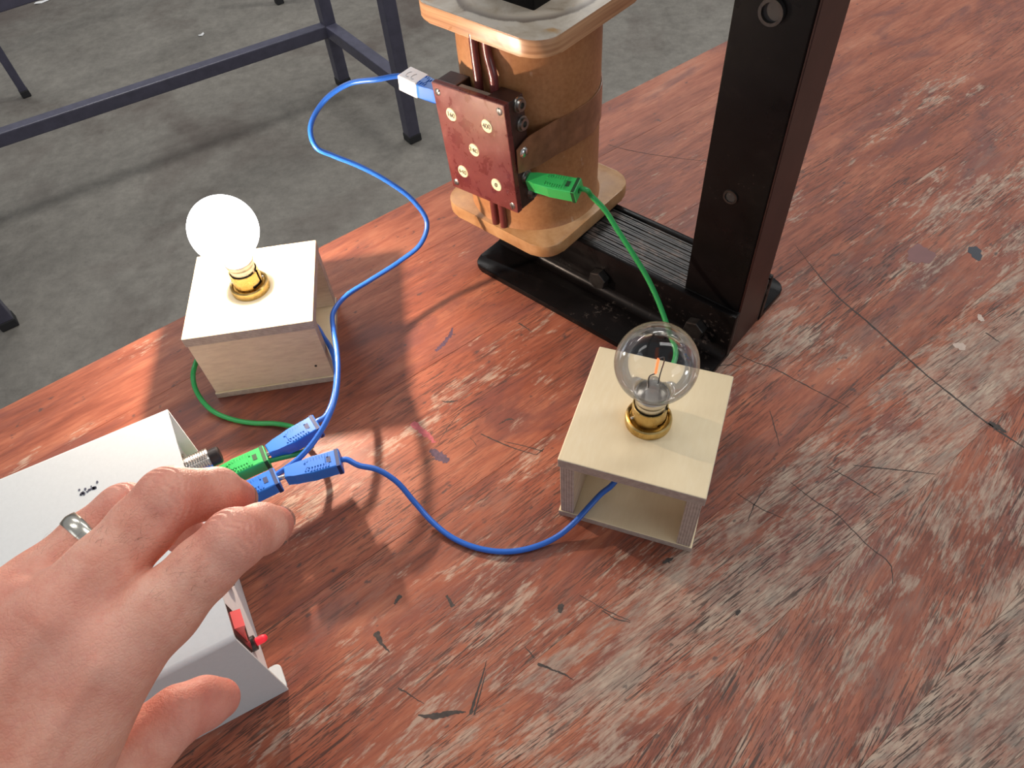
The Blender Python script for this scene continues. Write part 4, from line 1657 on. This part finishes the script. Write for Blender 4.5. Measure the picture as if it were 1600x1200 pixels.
allp = np.array([j[0] for ch in FING.values() for j in ch] + [x[0] for mm_ in META[:7] for x in mm_])
lo = allp.min(0) - 0.03
hi = allp.max(0) + 0.03
hv, hq = surface_nets(lo, hi, 0.0023)
for _ in range(2):
    acc = np.zeros_like(hv)
    cn = np.zeros(len(hv))
    for a_, b_ in ((0, 1), (1, 2), (2, 3), (3, 0)):
        np.add.at(acc, hq[:, a_], hv[hq[:, b_]])
        np.add.at(acc, hq[:, b_], hv[hq[:, a_]])
        np.add.at(cn, hq[:, a_], 1)
        np.add.at(cn, hq[:, b_], 1)
    hv = acc / np.maximum(cn, 1)[:, None]
hv = project(hv, False, 5)
hv, hq = subdivide(hv, hq)
hv = project(hv, False, 2)
# the wrinkles only need the finer mesh
hv, hq = subdivide(hv, hq)
hv = project(hv, True, 3)
print('hand verts', len(hv), 'faces', len(hq))


def skin():
    M = Mat('skin')
    v = M.coord()
    a = M.noise(v, 55, 4, 0.6, 0.3)
    b = M.noise(v, 240, 4, 0.65)
    c = M.noise(v, 900, 2, 0.5)
    col = M.ramp(a, [(0.30, (0.70, 0.280, 0.190)), (0.50, (0.79, 0.385, 0.275)), (0.72, (0.85, 0.475, 0.355))])
    col = M.mix(M.ramp(b, [(0.50, 0.0), (0.75, 0.40)]), col, (0.67, 0.255, 0.205))
    at_ = M.n('ShaderNodeAttribute', attribute_name='redness')
    col = M.mix(M.math('MULTIPLY', at_.outputs['Fac'], 0.75), col, (0.66, 0.200, 0.165))
    M.color(col)
    M.rough(M.ramp(b, [(0.3, 0.50), (0.7, 0.64)]))
    M.b.inputs['Subsurface Weight'].default_value = 0.22
    M.b.inputs['Subsurface Radius'].default_value = (1.0, 0.35, 0.2)
    M.b.inputs['Subsurface Scale'].default_value = 0.004
    M.b.inputs['Specular IOR Level'].default_value = 0.32
    vo = M.n('ShaderNodeTexVoronoi', feature='DISTANCE_TO_EDGE')
    vo.inputs['Scale'].default_value = 620
    M.l(v, vo.inputs['Vector'])
    h = M.math('ADD', M.math('MULTIPLY', M.math('MINIMUM', vo.outputs['Distance'], 0.25), 1.4), M.math('ADD', M.math('MULTIPLY', c, 0.5), M.math('MULTIPLY', b, 0.8)))
    M.bump(h, 0.32, 0.0008)
    return M.m


base = np.array([FING['middle'][0][0][0], FING['middle'][0][0][1], FING['middle'][0][0][2]])
me = bpy.data.meshes.new('person')
me.from_pydata((hv - base).tolist(), [], hq.tolist())
me.update()
me.polygons.foreach_set('use_smooth', [True] * len(me.polygons))
red = np.zeros(len(hv))
for fname, ch in FING.items():
    red += 0.8 * np.exp(-(((hv - ch[3][0]) ** 2).sum(1)) / (2 * 0.010 ** 2))
    red += 1.0 * np.exp(-(((hv - ch[5][0]) ** 2).sum(1)) / (2 * 0.012 ** 2))
    red += 0.3 * np.exp(-(((hv - ch[0][0]) ** 2).sum(1)) / (2 * 0.016 ** 2))
att = me.attributes.new('redness', 'FLOAT', 'POINT')
att.data.foreach_set('value', np.clip(red, 0, 1).astype(np.float32))
me.materials.append(skin())
person = bpy.data.objects.new('person', me)
COL.objects.link(person)
person.location = base
tag(person, 'bare left hand wearing a silver ring, reaching over the white power supply', 'person')

# ring on the ring finger
rc = np.array(hp(141, 845, .2902))
ta = FING['ring'][3][0] - FING['ring'][1][0]
ta /= np.linalg.norm(ta)
rr_ = 46 * 0.290 / FPX + 0.0003
bm = NB()
prof = [(rr_ - 0.0006, -0.0033), (rr_ + 0.0007, -0.0032), (rr_ + 0.0012, -0.0012), (rr_ + 0.0014, 0.0), (rr_ + 0.0012, 0.0012), (rr_ + 0.0007, 0.0032), (rr_ - 0.0006, 0.0033), (rr_ - 0.0008, 0.0), (rr_ - 0.0006, -0.0033)]
zq = Vector(ta).to_track_quat('Z', 'Y').to_matrix().to_4x4()
zq.translation = Vector(rc - base)
lathe(bm, prof, 64, M=zq)
rg = obj('finger_ring', bm, MT['ring'], person, smooth='all')
rg['label'] = 'plain polished silver band'

# finger nails
def nail(fname, wid, ln, tilt=0.0):
    ch = FING[fname]
    a, b = ch[4][0], ch[5][0]
    t, dv = dorsal(a, b)
    lat = np.cross(t, dv)
    dv2 = dv * math.cos(tilt) + lat * math.sin(tilt)
    lat2 = np.cross(t, dv2)
    r = ch[5][1]
    bm = NB()
    rows = []
    for i in range(9):
        u = i / 8
        row = []
        for j in range(9):
            w = (j / 8 - 0.5) * 2
            ang = w * wid
            end = 0.12 * (1 - w * w)
            x = (u - 0.5) * ln + (end * ln * (1 if u > 0.5 else -1) * abs(u - 0.5) * 2) - r * 0.10
            rad = r * (1.01 - 0.16 * max(0, u - 0.5))
            q = b + t * x + (dv2 * math.cos(ang) + lat2 * math.sin(ang)) * rad
            row.append(bm.verts.new(tuple(q - base)))
        rows.append(row)
    for i in range(8):
        for j in range(8):
            bm.faces.new((rows[i][j], rows[i][j + 1], rows[i + 1][j + 1], rows[i + 1][j]))
    bmesh.ops.solidify(bm, geom=bm.faces[:], thickness=0.0006)
    obj('fingernail', bm, MT['nail'], person, smooth='all')


MT['nail'] = plain('finger_nail', (0.60, 0.36, 0.29), 0.28, 0.0, 0.05)
nail('index', 0.85, 0.0105)
nail('middle', 0.85, 0.0105)

# fine hairs on the backs of the fingers and the hand
MT['hair'] = plain('fine_brown_hair', (0.26, 0.150, 0.095), 0.5)
hr = np.random.default_rng(5)
bm = NB()
cand = hv
for fname, cnt in (('index', 42), ('middle', 60), ('ring', 40)):
    ch = FING[fname]
    a, b = ch[1][0], ch[3][0]
    t, dv = dorsal(a, b)
    lat = np.cross(t, dv)
    for _ in range(cnt):
        u = hr.uniform(0.15, 0.78)
        ang = hr.normal(0, 0.55)
        c0 = a + (b - a) * u
        rad = ch[1][1] * (1 - u) + ch[3][1] * u
        nrm = dv * math.cos(ang) + lat * math.sin(ang)
        p0 = c0 + nrm * rad
        for _k in range(3):
            p0 = p0 - nrm * hand_sdf(p0[None, :])[0]
        dirn = t * 0.8 + lat * hr.normal(0.25, 0.35) + nrm * 0.25
        dirn /= np.linalg.norm(dirn)
        ln = hr.uniform(0.0025, 0.005)
        pts = [p0 - base - nrm * 0.0002, p0 - base + dirn * ln * 0.5 + nrm * 0.0002, p0 - base + dirn * ln - nrm * 0.0003]
        tube(bm, [Vector(q) for q in pts], [0.000036, 0.00003, 0.000015], 4, cap=False)
hb_ = obj('finger_hair', bm, MT['hair'], person)
hb_['kind'] = 'stuff'
